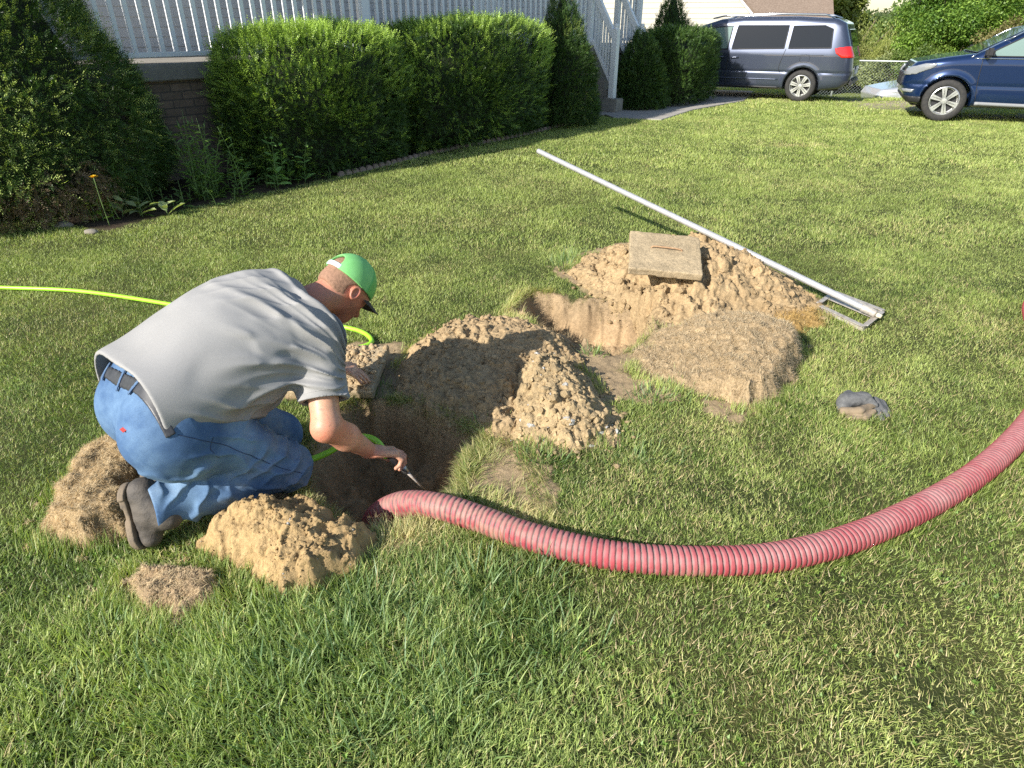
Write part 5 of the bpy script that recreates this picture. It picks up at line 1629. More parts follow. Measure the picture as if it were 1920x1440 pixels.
# neighbour's house: cream siding gable, brown roof
M_CREAM = mat_simple('cream_siding', (.56, .52, .43), (.52, .48, .40), 1.5, .7)
nX = px_x(1416, 25.0, 1.6)
nb_root = empty('neighbor_house', (nX, 25.0, 0), R(-16))
tag(nb_root, 'cream-sided neighbouring house with a brown shingle roof beyond the van', 'house')
rake = lambda s: np.minimum(6.2, 1.75 + np.maximum(0, (9.0 - s)) * .95)
lap_wall('siding', (-9.0, 0), (0, 0), 0, 6.0, M_CREAM, nb_root, .16, top=rake)
m = MB(); m.box((-4.5, 3.1, .85), (8.96, 6.1, 1.7)); m.build('core_wall', M_CREAM, nb_root)
m = MB(); m.bar((.12, -.05, 1.64), (-4.7, -.05, 6.22), .06, .17, (0, 1, 0)); m.build('rake_trim', M_WHITE, nb_root)
m = MB()
m.add([(.15, -.1, 1.66), (.15, 6.4, 1.66), (-4.7, 6.4, 6.27), (-4.7, -.1, 6.27), (.15, -.1, 1.76), (.15, 6.4, 1.76), (-4.7, 6.4, 6.38), (-4.7, -.1, 6.38)], [(0, 1, 2, 3), (4, 7, 6, 5), (0, 4, 5, 1), (1, 5, 6, 2), (2, 6, 7, 3), (3, 7, 4, 0)])
m.build('roof', M_ROOF, nb_root)
m = MB()
m.add([(-.9, .9, 1.55), (2.55, .9, 1.55), (2.35, 5.4, 4.4), (-.9, 5.4, 4.4), (-.9, .9, 1.66), (2.55, .9, 1.66), (2.35, 5.4, 4.52), (-.9, 5.4, 4.52)], [(0, 3, 2, 1), (4, 5, 6, 7), (0, 1, 5, 4), (1, 2, 6, 5), (2, 3, 7, 6), (3, 0, 4, 7)])
m.build('wing_roof', M_ROOF, nb_root)
m = MB(); m.prism([(.05, 1.3), (2.35, 1.3), (2.35, 5.3), (.05, 5.3)], (0, 0), 0, 1.54); m.build('wing_wall', mat_simple('grey_end_wall', (.30, .29, .28), rough=.8), nb_root)
m = MB(); m.add([(2.36, 1.2, 1.5), (2.36, 5.4, 4.3), (2.36, 5.4, 1.5), (2.42, 1.2, 1.5), (2.42, 5.4, 4.3), (2.42, 5.4, 1.5)], [(0, 1, 2), (3, 5, 4), (0, 3, 4, 1), (1, 4, 5, 2), (2, 5, 3, 0)]); m.build('gable_end', MATS.setdefault('ge', mat_simple('grey_gable', (.30, .29, .28), rough=.8)), nb_root)

# ------------------------------------------------------------------ vegetation builders
def leafquads(P, D, Nn, L, Wd, colr, fold=0.0):
    """one pointed 4-vertex leaf per row: base P, direction D, normal Nn"""
    S = np.cross(D, Nn); S /= np.linalg.norm(S, axis=1)[:, None] + 1e-9
    L = np.asarray(L)[:, None] if np.ndim(L) else L; Wd = np.asarray(Wd)[:, None] if np.ndim(Wd) else Wd
    V = np.stack([P, P + D * L * .45 + S * Wd / 2, P + D * L, P + D * L * .45 - S * Wd / 2], 1)
    n = len(P)
    F = (np.arange(n) * 4)[:, None] + np.array([0, 1, 2, 3])
    return V.reshape(-1, 3), F, np.repeat(colr, 4, 0)
def unit(v): return v / (np.linalg.norm(v, axis=-1, keepdims=True) + 1e-9)
def yew_sprigs(P, D, Ls, colr, seed, nn=11, nl=.022, nw=.0055):
    """each sprig: a shoot with two ranks of needles"""
    r = np.random.default_rng(seed)
    N = len(P)
    up = unit(r.normal(0, 1, (N, 3)) + np.array([0, 0, 1.5]))
    S = unit(np.cross(D, up)); U = np.cross(S, D)
    allV, allF, allC, o = [], [], [], 0
    for k in range(nn):
        t = (k + .6) / nn
        side = 1 if k % 2 else -1
        base = P + D * (Ls * t)[:, None] + U * ((t - .4) ** 2 * .02)
        if k == nn - 1: d = unit(D + U * .2)
        else: d = unit(D * .6 + S * side * .85 + U * .28 + r.normal(0, .12, (N, 3)))
        v, f, c = leafquads(base, d, unit(U + r.normal(0, .25, (N, 3))), nl * (1.05 - .35 * t) * r.uniform(.8, 1.2, N), nw * np.ones(N), colr * (.9 + .25 * t))
        allV.append(v); allF.append(f + o); allC.append(c); o += len(v)
    return np.vstack(allV), np.vstack(allF), np.vstack(allC)
def shrub(label, c0, axisx, size, n, seed, kind='box', tips=.3, tipc=(.30, .40, .06), dark=(.055, .105, .026), stem=True, sl=(.06, .12), lite_bias=None, brown=None, zlean=0, nn=11, nl=.022, nw=.0055, name='yew_shrub', cat='shrub'):
    """c0: ground centre; axisx: plan direction of the long side; size: (length, depth, height)"""
    r = np.random.default_rng(seed)
    root = empty(name, (c0[0], c0[1], 0), math.atan2(axisx[1], axisx[0]))
    tag(root, label, cat)
    lx, ly, lz = size
    u = unit(r.normal(0, 1, (int(n * 1.5), 3)))
    u = u[u[:, 2] > -.75][:n]; n = len(u)
    def shape(u):
        if kind == 'box':
            p = 6.0
            k = (np.abs(u) ** p).sum(1) ** (-1 / p)
            q = u * k[:, None]
        else:
            m_ = len(u); zz = 1 - np.sqrt(1 - .985 * r.random(m_)); an = r.uniform(0, 2 * np.pi, m_)
            w = (1 - zz ** 1.55) * (.80 + .20 * smooth(0, .12, zz)) + .02
            q = np.stack([np.cos(an) * w, np.sin(an) * w, zz * 2 - 1], 1)
        return q
    q = shape(u)
    bx, by, bz = q[:, 0] * lx / 2, q[:, 1] * ly / 2, (q[:, 2] + 1) / 2 * lz
    bumpy = .10 * fbm(bx * 2.2 + seed, by * 2.2, bz * 2.2, oct=3, seed=seed)
    P = np.stack([bx, by, bz], 1)
    cen = np.array([0, 0, lz * .45])
    out = unit(P - cen + np.array([0, 0, .05]))
    P = P + out * bumpy[:, None]
    depth = r.random(n) ** 1.6 * .16
    P = P - out * depth[:, None]
    P[:, 2] = np.maximum(P[:, 2], .04 + .1 * r.random(n))
    D = unit(out * 1.0 + np.array([0, 0, .45]) + r.normal(0, .55, (n, 3)))
    Ls = r.uniform(sl[0], sl[1], n)
    cl = fbm(P[:, 0] * 3.3, P[:, 1] * 3.3, P[:, 2] * 3.3, oct=3, seed=seed + 4)
    hz = P[:, 2] / lz
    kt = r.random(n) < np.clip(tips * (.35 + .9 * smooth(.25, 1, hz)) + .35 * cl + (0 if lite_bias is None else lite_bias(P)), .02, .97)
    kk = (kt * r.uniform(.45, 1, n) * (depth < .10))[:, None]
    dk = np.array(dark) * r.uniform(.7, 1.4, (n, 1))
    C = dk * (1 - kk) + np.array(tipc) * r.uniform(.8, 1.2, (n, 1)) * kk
    Ls = Ls * (1 + .6 * kk[:, 0])
    if brown is not None:
        bm_ = brown(P) & (r.random(n) < .75)
        C[bm_] = np.array([.26, .19, .12]) * r.uniform(.5, 1.2, (bm_.sum(), 1))
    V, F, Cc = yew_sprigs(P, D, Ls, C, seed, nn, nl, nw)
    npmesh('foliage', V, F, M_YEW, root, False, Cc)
    # dark solid core, added to block light through the foliage
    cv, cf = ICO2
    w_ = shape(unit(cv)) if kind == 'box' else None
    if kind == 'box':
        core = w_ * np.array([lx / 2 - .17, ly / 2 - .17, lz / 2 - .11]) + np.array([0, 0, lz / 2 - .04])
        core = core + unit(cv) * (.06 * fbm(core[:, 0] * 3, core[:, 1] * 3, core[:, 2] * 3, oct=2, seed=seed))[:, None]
        npmesh('light_block_core', core, cf, M_CORE, root, True)
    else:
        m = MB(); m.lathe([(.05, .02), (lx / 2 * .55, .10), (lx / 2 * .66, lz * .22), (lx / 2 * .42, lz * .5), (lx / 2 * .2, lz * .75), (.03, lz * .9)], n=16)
        o = m.build('light_block_core', M_CORE, root, True); o.scale = (1, max(.2, (ly / 2 - .15) / max(.1, lx / 2 - .15)), 1)
    m = MB()
    for k in range(5):
        a = r.uniform(0, 6.28); rr = r.uniform(.05, .3) * min(lx, ly)
        m.tube([(rr * .3 * math.cos(a), rr * .3 * math.sin(a), -.05), (rr * math.cos(a), rr * math.sin(a), lz * .35)], [.025, .012], 6)
    m.build('stem', M_BARK, root, True)
    return root
M_CORE = mat_simple('dark_core_fill', (.016, .024, .010), (.030, .038, .016), 12, 1, bmp=1, bscale=30, bdist=.03)  # dark fill for the light-blocking cores added inside the shrubs
M_BARK = mat_simple('bark', (.12, .09, .065), (.20, .16, .12), 18, .95, bmp=.8, bscale=30)
# big cone-shaped yew at the left edge: sunlit left side painted in as more pale tips, brown below
shrub('tall wide dark yew at the left edge with bare brown twigs near the ground', H2(-1.5, .12), HD, (2.95, 2.35, 3.25), 36000, 301, 'cone', .34, (.46, .56, .15),
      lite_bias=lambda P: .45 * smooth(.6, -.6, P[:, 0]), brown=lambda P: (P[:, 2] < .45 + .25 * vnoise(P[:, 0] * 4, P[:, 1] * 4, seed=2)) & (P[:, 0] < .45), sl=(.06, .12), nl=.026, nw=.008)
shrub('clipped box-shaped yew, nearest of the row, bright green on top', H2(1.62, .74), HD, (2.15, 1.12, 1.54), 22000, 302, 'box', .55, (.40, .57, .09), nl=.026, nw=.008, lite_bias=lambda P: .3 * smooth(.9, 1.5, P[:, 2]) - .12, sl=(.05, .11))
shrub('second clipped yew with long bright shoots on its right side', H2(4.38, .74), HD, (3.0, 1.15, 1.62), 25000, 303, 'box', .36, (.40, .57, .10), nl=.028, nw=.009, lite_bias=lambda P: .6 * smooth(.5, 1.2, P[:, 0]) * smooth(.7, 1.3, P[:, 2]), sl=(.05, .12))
shrub('dark cone-shaped yew with a reddish top just left of the porch steps', H2(6.75, .80), HD, (1.45, 1.35, 2.25), 11000, 304, 'cone', .10, (.20, .26, .06), nl=.028, nw=.009, brown=lambda P: (P[:, 2] > 1.92))
shrub('low dark yew just right of the porch steps', H2(10.0, .62), HD, (1.25, 1.2, 1.62), 8000, 305, 'cone', .16, (.18, .28, .06), nl=.03, nw=.011)
shrub('dark clipped yew at the end of the row, between the steps and the van', H2(11.5, .75), HD, (1.95, 1.3, 1.45), 11000, 306, 'box', .14, (.16, .26, .05), nl=.032, nw=.011)
shrub('small pointed dark yew rising behind the end of the row', H2(13.1, -.3), HD, (1.5, 1.5, 2.45), 8000, 307, 'cone', .12, (.12, .19, .04), nl=.032, nw=.012)

# ------------------------------------------------------------------ weeds in the bed
M_STEM = mat_simple('green_stem', (.12, .20, .06), rough=.6)
def weed(name, label, base, stems, seed, h=(.3, .6), leaf=(.05, .10), lw=.3, colr=(.13, .24, .05), lean=.4, nleaf=10, cat='plant', group=None, spread=.08, whorl=1):
    r = np.random.default_rng(seed)
    root = empty(name, (base[0], base[1], 0)); tag(root, label, cat, group)
    sts = []; P, D, NN, L, Wd = [], [], [], [], []
    for s in range(stems):
        a = r.uniform(0, 6.28); H = r.uniform(*h); le = r.uniform(0, lean) * H
        b = np.array([r.normal(0, spread), r.normal(0, spread), 0])
        pts = spline([b, b + [le * .3 * math.cos(a), le * .3 * math.sin(a), H * .5], b + [le * math.cos(a), le * math.sin(a), H]], 5)
        st = MB(); st.tube([tuple(p) for p in pts], list(np.linspace(.004, .0015, len(pts))), 5); sts.append(st)
        for k in range(nleaf):
            t = (k + .8) / nleaf
            p = pts[min(int(t * (len(pts) - 1)), len(pts) - 1)]
            for w_ in range(whorl):
                aa = k * 2.4 + r.normal(0, .3) + w_ * 6.28 / whorl
                d = N3([math.cos(aa), math.sin(aa), r.uniform(-.1, .8)])
                P.append(p); D.append(d); NN.append(N3(np.array([0, 0, 1.0]) - d * d[2] + r.normal(0, .2, 3))); l = r.uniform(*leaf) * (1.1 - .5 * t); L.append(l); Wd.append(l * lw)
    P, D, NN, L, Wd = map(np.array, (P, D, NN, L, Wd))
    c = np.array(colr) * r.uniform(.7, 1.3, (len(P), 1))
    S = np.cross(D, NN); S = unit(S)
    ring_ = [(0, 0, 0), (.25, .38, .05), (.55, .5, .06), (.82, .26, .02), (1, 0, -.10), (.82, -.26, .02), (.55, -.5, .06), (.25, -.38, .05)]
    V = np.stack([P + D * (L * a)[:, None] + S * (Wd * b)[:, None] + NN * (L * z)[:, None] for a, b, z in ring_] + [P + D * (L * .5)[:, None]], 1)
    nV = 9
    F = np.concatenate([(np.arange(len(P)) * nV)[:, None] + np.array([8, k, (k + 1) % 8]) for k in range(8)])
    npmesh('leaves', V.reshape(-1, 3), F, M_LEAF, root, False, np.repeat(c, nV, 0))
    for st in sts: st.build('stem', M_STEM, root, True)
    return root
def bedpt(u, v): return G(u, v)
weed('leafy_weed', 'tall feathery weed between the two shrubs by the brick wall', bedpt(395, 366), 30, 401, (.35, .85), (.09, .15), .20, (.19, .31, .08), .3, 16, spread=.14)
weed('creeper', 'five-leaved creeper climbing in front of the nearest clipped yew', bedpt(525, 345), 9, 402, (.25, .62), (.10, .16), .42, (.22, .38, .11), .55, 7, spread=.13, whorl=2)
weed('broad_leaved_plant', 'low rosette plant with pointed leaves between the feathery weed and the creeper', bedpt(455, 356), 3, 403, (.15, .25), (.10, .15), .32, (.26, .40, .13), .3, 9, spread=.05)
weed('tall_weed', 'narrow-leaved weed with an upright middle stem at the foot of the second yew', bedpt(828, 272), 4, 404, (.3, .75), (.14, .22), .14, (.17, .27, .07), .25, 13, spread=.10)
weed('leafy_weed', 'spreading narrow-leaved weed by the edging bricks', bedpt(870, 266), 5, 405, (.2, .35), (.15, .24), .14, (.16, .25, .07), .6, 8, spread=.10)
weed('leafy_weed', 'low weedy patch at the foot of the nearest clipped yew', bedpt(780, 290), 12, 406, (.12, .3), (.06, .1), .3, (.13, .21, .05), .5, 7, spread=.18)
weed('broad_leaved_plant', 'pale green broad-leaved plant in the bed edge right of the yellow flower', bedpt(272, 402), 4, 407, (.08, .16), (.14, .22), .5, (.38, .44, .20), .6, 5, spread=.09)
weed('leafy_weed', 'small bright green plant below the yellow flower', bedpt(190, 412), 8, 408, (.10, .28), (.06, .10), .45, (.26, .38, .05), .5, 7, spread=.09)
weed('leafy_weed', 'dark low weeds between the pale plant and the tall feathery weed', bedpt(330, 386), 14, 409, (.12, .35), (.07, .13), .3, (.09, .15, .04), .5, 8, spread=.20)
for i_, (u_, v_) in enumerate([(655, 318), (600, 332), (440, 370), (500, 352)]):
    weed('leafy_weed', ['little weed at the bed edge under the right corner of the nearest clipped yew', 'little weed at the bed edge under the middle of the nearest clipped yew', 'short weeds at the bed edge in front of the rosette plant', 'short weeds at the bed edge in front of the creeper'][i_], bedpt(u_, v_), 7, 420 + i_, (.06, .16), (.05, .09), .35, (.14, .22, .05), .5, 5, spread=.09)
fl = empty('yellow_flower', tuple(bedpt(206, 424))); tag(fl, 'single yellow flower on a thin stem in front of the tall dark yew', 'flower')
fb = np.array(fl.location)
C = spline([(0, 0, 0), (-.02, .01, .24), (-.035, .03, .42)], 6)
tube_obj('stem', C, .003, mat_simple('flower_stem', (.14, .22, .06), rough=.6), 6, fl)
pm = MB()
for k in range(26):
    a = k * 2.4; l = .042 - .0008 * k; e = .2 + .04 * k
    d = Vector((math.cos(a) * math.cos(e), math.sin(a) * math.cos(e), math.sin(e))); s = d.cross(Vector((0, 0, 1))).normalized() * .009
    b = Vector((-.035, .03, .42))
    pm.add([b, b + d * l * .6 + s, b + d * l, b + d * l * .6 - s], [(0, 1, 2, 3)])
pm.build('petals', mat_simple('yellow_petals', (.85, .52, .01), rough=.6), fl)
sk_ = empty('flower_stalk', tuple(bedpt(222, 408))); tag(sk_, 'bare curved flower stalk leaning left beside the yellow flower', 'stalk')
tube_obj('stem', spline([(0, 0, 0), (-.10, .03, .25), (-.28, .05, .42), (-.36, .06, .52)], 8), .0045, mat_simple('stalk_green', (.22, .28, .10), rough=.6), 6, sk_)
m = MB(); m.lathe([(0, 0), (.012, .01), (.010, .05), (.0, .07)], (-.36, .06, .50), 8); m.build('seed_head', mat_simple('seed_head', (.42, .36, .22), rough=.9), sk_, True)

M_STONE = mat_simple('field_stone', (.17, .15, .12), (.26, .23, .19), 9, .95, bmp=.6, bscale=60)
# scalloped edging bricks along the bed
M_EDGE = mat_simple('edging_brick', (.24, .17, .14), (.34, .26, .22), 9, .95, bmp=.6, bscale=60)
ec = spline([np.append(p, 0) for p in EDGE[8:]], 10)
eq, es = resample(ec, .115)
eb = MB()
prof_ = [(-.048, 0), (.048, 0), (.048, .04), (.036, .062), (.018, .074), (0, .078), (-.018, .074), (-.036, .062), (-.048, .04)]
V = [(x_, -.02, z_ - .02) for x_, z_ in prof_] + [(x_, .02, z_ - .02) for x_, z_ in prof_]
k9 = len(prof_)
eb.add(V, [tuple(range(k9)), tuple(reversed(range(k9, 2 * k9)))] + [(i, i + k9, (i + 1) % k9 + k9, (i + 1) % k9) for i in range(k9)])
e0 = eb.build('edging_brick', M_EDGE, None, bevel=.004)
for i in range(0, len(eq) - 1):
    o = e0 if i == 0 else e0.copy()
    if i: col.objects.link(o)
    t = eq[i + 1] - eq[i]
    o.location = (eq[i][0], eq[i][1], float(gz(eq[i][0:1], eq[i][1:2])[0]))
    o.rotation_euler = (random.uniform(-.12, .12), random.uniform(-.08, .08), math.atan2(t[1], t[0]) + random.uniform(-.12, .12))
    tag(o, 'brown scalloped edging brick in the row along the shrub bed', 'edging brick', 'scalloped edging bricks along the shrub bed')
for i_, (u_, v_, s_) in enumerate([(120, 425, .07), (172, 437, .05), (88, 418, .045)]):
    cv, cf = ICO2
    p = G(u_, v_)
    Vv = cv * np.array([1.3, .8, .5]) * s_ * (1 + .18 * fbm(cv[:, 0] * 2 + i_, cv[:, 1] * 2, cv[:, 2] * 2, oct=3, seed=i_))[:, None] + p + [0, 0, s_ * .2]
    o = npmesh('flat_stone', Vv, cf, M_STONE, None, True); tag(o, ['largest flat grey-brown stone where the bed meets the lawn at the left', 'stone nearest the yellow flower at the bed edge', 'smallest stone, leftmost at the bed edge under the tall yew'][i_], 'stone')
# ------------------------------------------------------------------ vehicles
def poly2(P2, poly): return -poly_sd(poly, P2[:, 0], P2[:, 1])
M_TYRE = mat_simple('tyre_rubber', (.022, .022, .023), (.045, .042, .038), 20, .85)
M_RIM = mat_simple('alloy_rim', (.62, .62, .62), rough=.3, metal=.7)
M_CHROME = mat_simple('chrome', (.75, .75, .75), rough=.12, metal=1)
M_RED = mat_simple('red_lens', (.60, .015, .01), rough=.15, coat=1)
M_CLEAR = mat_simple('headlamp_lens', (.22, .23, .24), rough=.12, coat=1)
M_TRIM = mat_simple('black_trim', (.02, .02, .022), rough=.5)
def mat_glass(name, c):
    m, nt, b = nodes(name)
    b.inputs['Base Color'].default_value = (*c, 1); b.inputs['Roughness'].default_value = .04
    b.inputs['Specular IOR Level'].default_value = .25; b.inputs['Coat Weight'].default_value = .04; b.inputs['Coat Roughness'].default_value = .02
    return m
M_TINT = mat_glass('tinted_glass', (.012, .016, .022)); M_GL2 = mat_glass('clear_glass_green', (.17, .24, .22))
def paint(name, c, c2):
    m, nt, b = nodes(name)
    nt.links.new(ramp(nt, noise_tex(nt, 600, 1), [(.4, c), (.6, c2)]), b.inputs['Base Color'])
    b.inputs['Metallic'].default_value = .55; b.inputs['Roughness'].default_value = .32
    b.inputs['Coat Weight'].default_value = 1; b.inputs['Coat Roughness'].default_value = .04
    return m
def wheel(c, side, rad, parent, spokes=10, w=.21, style=0):
    root = MB()
    r0 = rad
    prof = [(r0 * .68, -w / 2 + .01), (r0 * .80, -w / 2), (r0 * .95, -w / 2 + .012), (r0, -w / 2 + .04), (r0, w / 2 - .04), (r0 * .95, w / 2 - .012), (r0 * .80, w / 2), (r0 * .68, w / 2 - .01)]
    root.lathe(prof, c, 40, 'y', True)
    t = root.build('wheel', M_TYRE, parent, True)
    m = MB()
    s = side
    m.lathe([(r0 * .70, s * (w / 2 - .012)), (r0 * .66, s * (w / 2 - .005)), (r0 * .62, s * (w / 2 - .03)), (r0 * .60, s * (w / 2 - .09)), (0.0, s * (w / 2 - .10))], c, 40, 'y')
    m.lathe([(r0 * .16, s * (w / 2 - .09)), (r0 * .16, s * (w / 2 - .03)), (r0 * .12, s * (w / 2 - .012)), (0, s * (w / 2 - .010))], c, 20, 'y')
    for k in range(spokes):
        a0 = 2 * math.pi * (k + .3) / spokes
        for da in ((-.09, .09) if style else (0,)):
            a = a0 + da
            p0 = Vector((c[0] + math.cos(a0) * r0 * .10, c[1] + s * (w / 2 - .03), c[2] + math.sin(a0) * r0 * .10))
            p1 = Vector((c[0] + math.cos(a) * r0 * .65, c[1] + s * (w / 2 - .030), c[2] + math.sin(a) * r0 * .65))
            m.bar(p0, p1, .05 if not style else .045, .03, (0, 1, 0))
    m.build('rim', M_RIM, t, bevel=0)
    bk = MB(); bk.lathe([(r0 * .61, s * (w / 2 - .095)), (0, s * (w / 2 - .097))], c, 24, 'y'); 
    bd_ = MB(); bd_.lathe([(r0 * .58, s * (w / 2 - .088)), (.05, s * (w / 2 - .088))], c, 24, 'y'); bd_.build('brake_disc', M_TRIM, t, True)
    return t
def car(name, label, cat, loc, heading, side_poly, W2, belt, tumble, wheels, wr, mat, arches, taper=(1.6, .10), roofcut=.0, fender=.015):
    """local frame: +x forward, y left; body is one smooth shell"""
    root = empty(name, loc, heading); tag(root, label, cat)
    SP = np.array(side_poly, float)
    x0, x1 = SP[:, 0].min(), SP[:, 0].max()
    def halfw(x, z):
        w = W2 - tumble * np.maximum(0, z - belt) ** 1.15 - .03 * np.maximum(0, .45 - z) ** 1.0 * 2
        w = w - .22 * np.maximum(0, (x - (x1 - .75)) / .75) ** 2.2 * 1.0 - .14 * np.maximum(0, ((x0 + .55) - x) / .55) ** 2.4
        w = w - .012 * smooth(.03, 0, np.abs(z - .62)) 
        return w
    def body(P):
        x, y, z = P[:, 0], P[:, 1], P[:, 2]
        s = poly2(P[:, [0, 2]], SP)
        wd = np.abs(y) - halfw(x, z)
        for wx_ in wheels:
            rr = np.hypot(x - wx_, z - wr)
            wd = wd - fender * smooth(wr + .16, wr + .05, rr)
        d = smax(s, wd * .93, .13)
        for wx_ in wheels:
            arch = np.maximum(np.hypot(x - wx_, z - wr) - (wr + .055), (W2 - .36) - np.abs(y))
            d = np.maximum(d, -arch)
        return d
    V, F = nets(body, (x0 - .1, -W2 - .1, .1), (x1 + .1, W2 + .1, SP[:, 1].max() + .1), .026)
    b = npmesh('body', V, F, mat, root, True)
    und = MB(); und.box(((x0 + x1) / 2, 0, .36), (x1 - x0 - .5, W2 * 2 - .75, .25)); und.build('underbody', M_TRIM, root)
    for wx_ in wheels:
        for s in (-1, 1):
            wheel((wx_, s * (W2 - .115), wr), s, wr, root, arches[0], style=arches[1])
    from mathutils.bvhtree import BVHTree
    bvh = BVHTree.FromPolygons([Vector(v) for v in V], [tuple(f) for f in F])
    def onside(x, z, s, off=.008):
        h = bvh.ray_cast(Vector((x, s * 3, z)), Vector((0, -s, 0)))
        y = h[0].y if h[0] else s * float(halfw(np.array([x]), np.array([z]))[0])
        return Vector((x, y + s * off, z))
    def glass(nm, poly, s, mt, frame=True, parent=root):
        # subdivided polygon laid on the flank, with a thin seal round it
        pts = []
        n = len(poly)
        for i in range(n):
            a, c = np.array(poly[i]), np.array(poly[(i + 1) % n])
            for k in range(6):
                q = a + (c - a) * k / 6; pts.append(q)
        P3 = [onside(q[0], q[1], s, .010) for q in pts]
        cen = np.mean(pts, axis=0); c3 = onside(cen[0], cen[1], s, .010)
        mid_ = [onside(*(cen + (q - cen) * .5), s, .010) for q in pts]
        m = MB(); k = len(P3)
        Fs = [(i, (i + 1) % k, k + (i + 1) % k, k + i) for i in range(k)] + [(k + i, k + (i + 1) % k, 2 * k) for i in range(k)]
        m.add(P3 + mid_ + [c3], Fs)
        o = m.build(nm, mt, parent, True)
        if frame:
            f = MB(); f.tube(P3 + [P3[0]], .011, 6, False); f.build('seal', M_TRIM, o, True)
        return o
    def line(nm, pts, s, r_=.006, mt=None, parent=root, off=.001):
        C = resample(spline([(p[0], p[1], 0) for p in pts], 6), .06)[0]
        P3 = [onside(q[0], q[1], s, off) for q in C]
        m = MB(); m.tube(P3, r_, 6); return m.build(nm, mt or M_TRIM, parent, True)
    return root, b, onside, glass, line, body
# minivan: +x forward (towards the upper left of the picture)
M_VAN = paint('slate_blue_paint', (.050, .060, .095), (.065, .080, .120))
vp = [(-2.52, .42), (-2.56, .62), (-2.50, .98), (-2.44, 1.10), (-2.22, 1.62), (-2.02, 1.71), (-1.2, 1.755), (0, 1.75), (.55, 1.70), (.95, 1.58), (1.72, 1.14), (2.25, .99), (2.50, .82), (2.56, .60), (2.50, .30), (1.9, .24), (-1.9, .24), (-2.35, .30)]
psi = math.atan2(.50, -.866)
rw = G(1495, 190)
vloc = rw[:2] + 1.52 * np.array([math.cos(psi), math.sin(psi)]) + .87 * np.array([math.sin(psi), -math.cos(psi)]) * -1
# the near flank faces the camera: which local side is it?
near = 1 if (np.array([-math.sin(psi), math.cos(psi)]) @ (-rw[:2])) > 0 else -1
vloc = rw[:2] + 1.52 * np.array([math.cos(psi), math.sin(psi)]) - near * .86 * np.array([-math.sin(psi), math.cos(psi)])
van, vb, von, vgl, vln, _ = car('minivan', 'slate blue minivan parked beyond the hedge, seen from its side and rear', 'minivan', (vloc[0], vloc[1], 0), psi, vp, .955, .98, .235, (-1.52, 1.50), .335, M_VAN, (7, 1))
for s in (near, -near):
    vgl('window', [(-2.02, 1.13), (-1.12, 1.11), (-1.14, 1.56), (-1.80, 1.57), (-1.98, 1.50)], s, M_TINT)
    vgl('window', [(-1.02, 1.11), (.16, 1.08), (.10, 1.57), (-1.04, 1.57)], s, M_TINT)
    vgl('window', [(.26, 1.08), (1.38, 1.05), (.98, 1.33), (.60, 1.53), (.22, 1.56)], s, M_GL2)
    vln('door_gap', [(.20, 1.06), (.22, .7), (.20, .33)], s)
    vln('door_gap', [(-1.07, 1.1), (-1.03, .95), (-.98, .72), (-1.02, .60)], s)
    vln('door_gap', [(1.38, 1.02), (1.40, .7), (1.34, .33)], s)
    vln('slide_rail', [(-1.06, .95), (-1.9, .98)], s, .005)
    vln('side_moulding', [(1.3, .46), (.2, .46), (-1.0, .46)], s, .014, M_VAN, off=.006)
    vln('sill_trim', [(1.1, .29), (0, .29), (-1.05, .29)], s, .018)
    for x_ in (.40, .05):
        vln('door_handle', [(x_ + .1, .90), (x_ - .08, .91)], s, .017, M_VAN, off=.018)
    m = MB(); m.tube([(.75, s * .70, 1.715), (.5, s * .70, 1.765), (-.6, s * .72, 1.81), (-1.75, s * .71, 1.785), (-1.95, s * .70, 1.72)], .018, 8); m.build('roof_rail', M_CHROME, van, True)
    m = MB(); m.box((1.34, s * 1.03, 1.12), (.12, .20, .15)); m.build('mirror', M_VAN, van, bevel=.03)
    tl = lambda P: np.maximum(np.maximum(np.abs(_(P)) - .014, poly2(P[:, [0, 2]], np.array([(-2.62, .92), (-2.62, 1.10), (-2.40, 1.17), (-2.10, 1.13), (-2.14, 1.02), (-2.28, .93)]))), -(P[:, 1] * s - .55))
    sdfmesh('tail_light', tl, (-2.7, min(s * .4, s * 1.05), .85), (-2.0, max(s * .4, s * 1.05), 1.25), .018, M_RED, van)
rgl = lambda P: np.maximum(np.maximum(np.abs(_(P)) - .020, poly2(P[:, [1, 2]], np.array([(-.68, 1.14), (.68, 1.14), (.60, 1.50), (-.60, 1.50)]))), P[:, 0] + 2.1)
sdfmesh('rear_window', rgl, (-2.6, -.8, 1.05), (-2.0, .8, 1.65), .016, M_TINT, van)
wsl = lambda P: np.maximum(np.maximum(np.abs(_(P)) - .020, poly2(P[:, [1, 2]], np.array([(-.76, 1.12), (.76, 1.12), (.66, 1.58), (-.66, 1.58)]))), .7 - P[:, 0])
sdfmesh('windscreen', wsl, (.7, -.9, 1.0), (2.0, .9, 1.7), .016, M_GL2, van)
m = MB(); m.box((-2.565, 0, .66), (.02, .34, .16)); m.build('number_plate', M_WHITE, van)
m = MB(); m.box((-2.55, 0, .42), (.06, 1.5, .12)); m.build('bumper_trim', M_TRIM, van, bevel=.02)
vln('fuel_flap', [(-1.42, .98), (-1.60, .98), (-1.60, .84), (-1.42, .84), (-1.42, .98)], near, .003, M_TRIM)
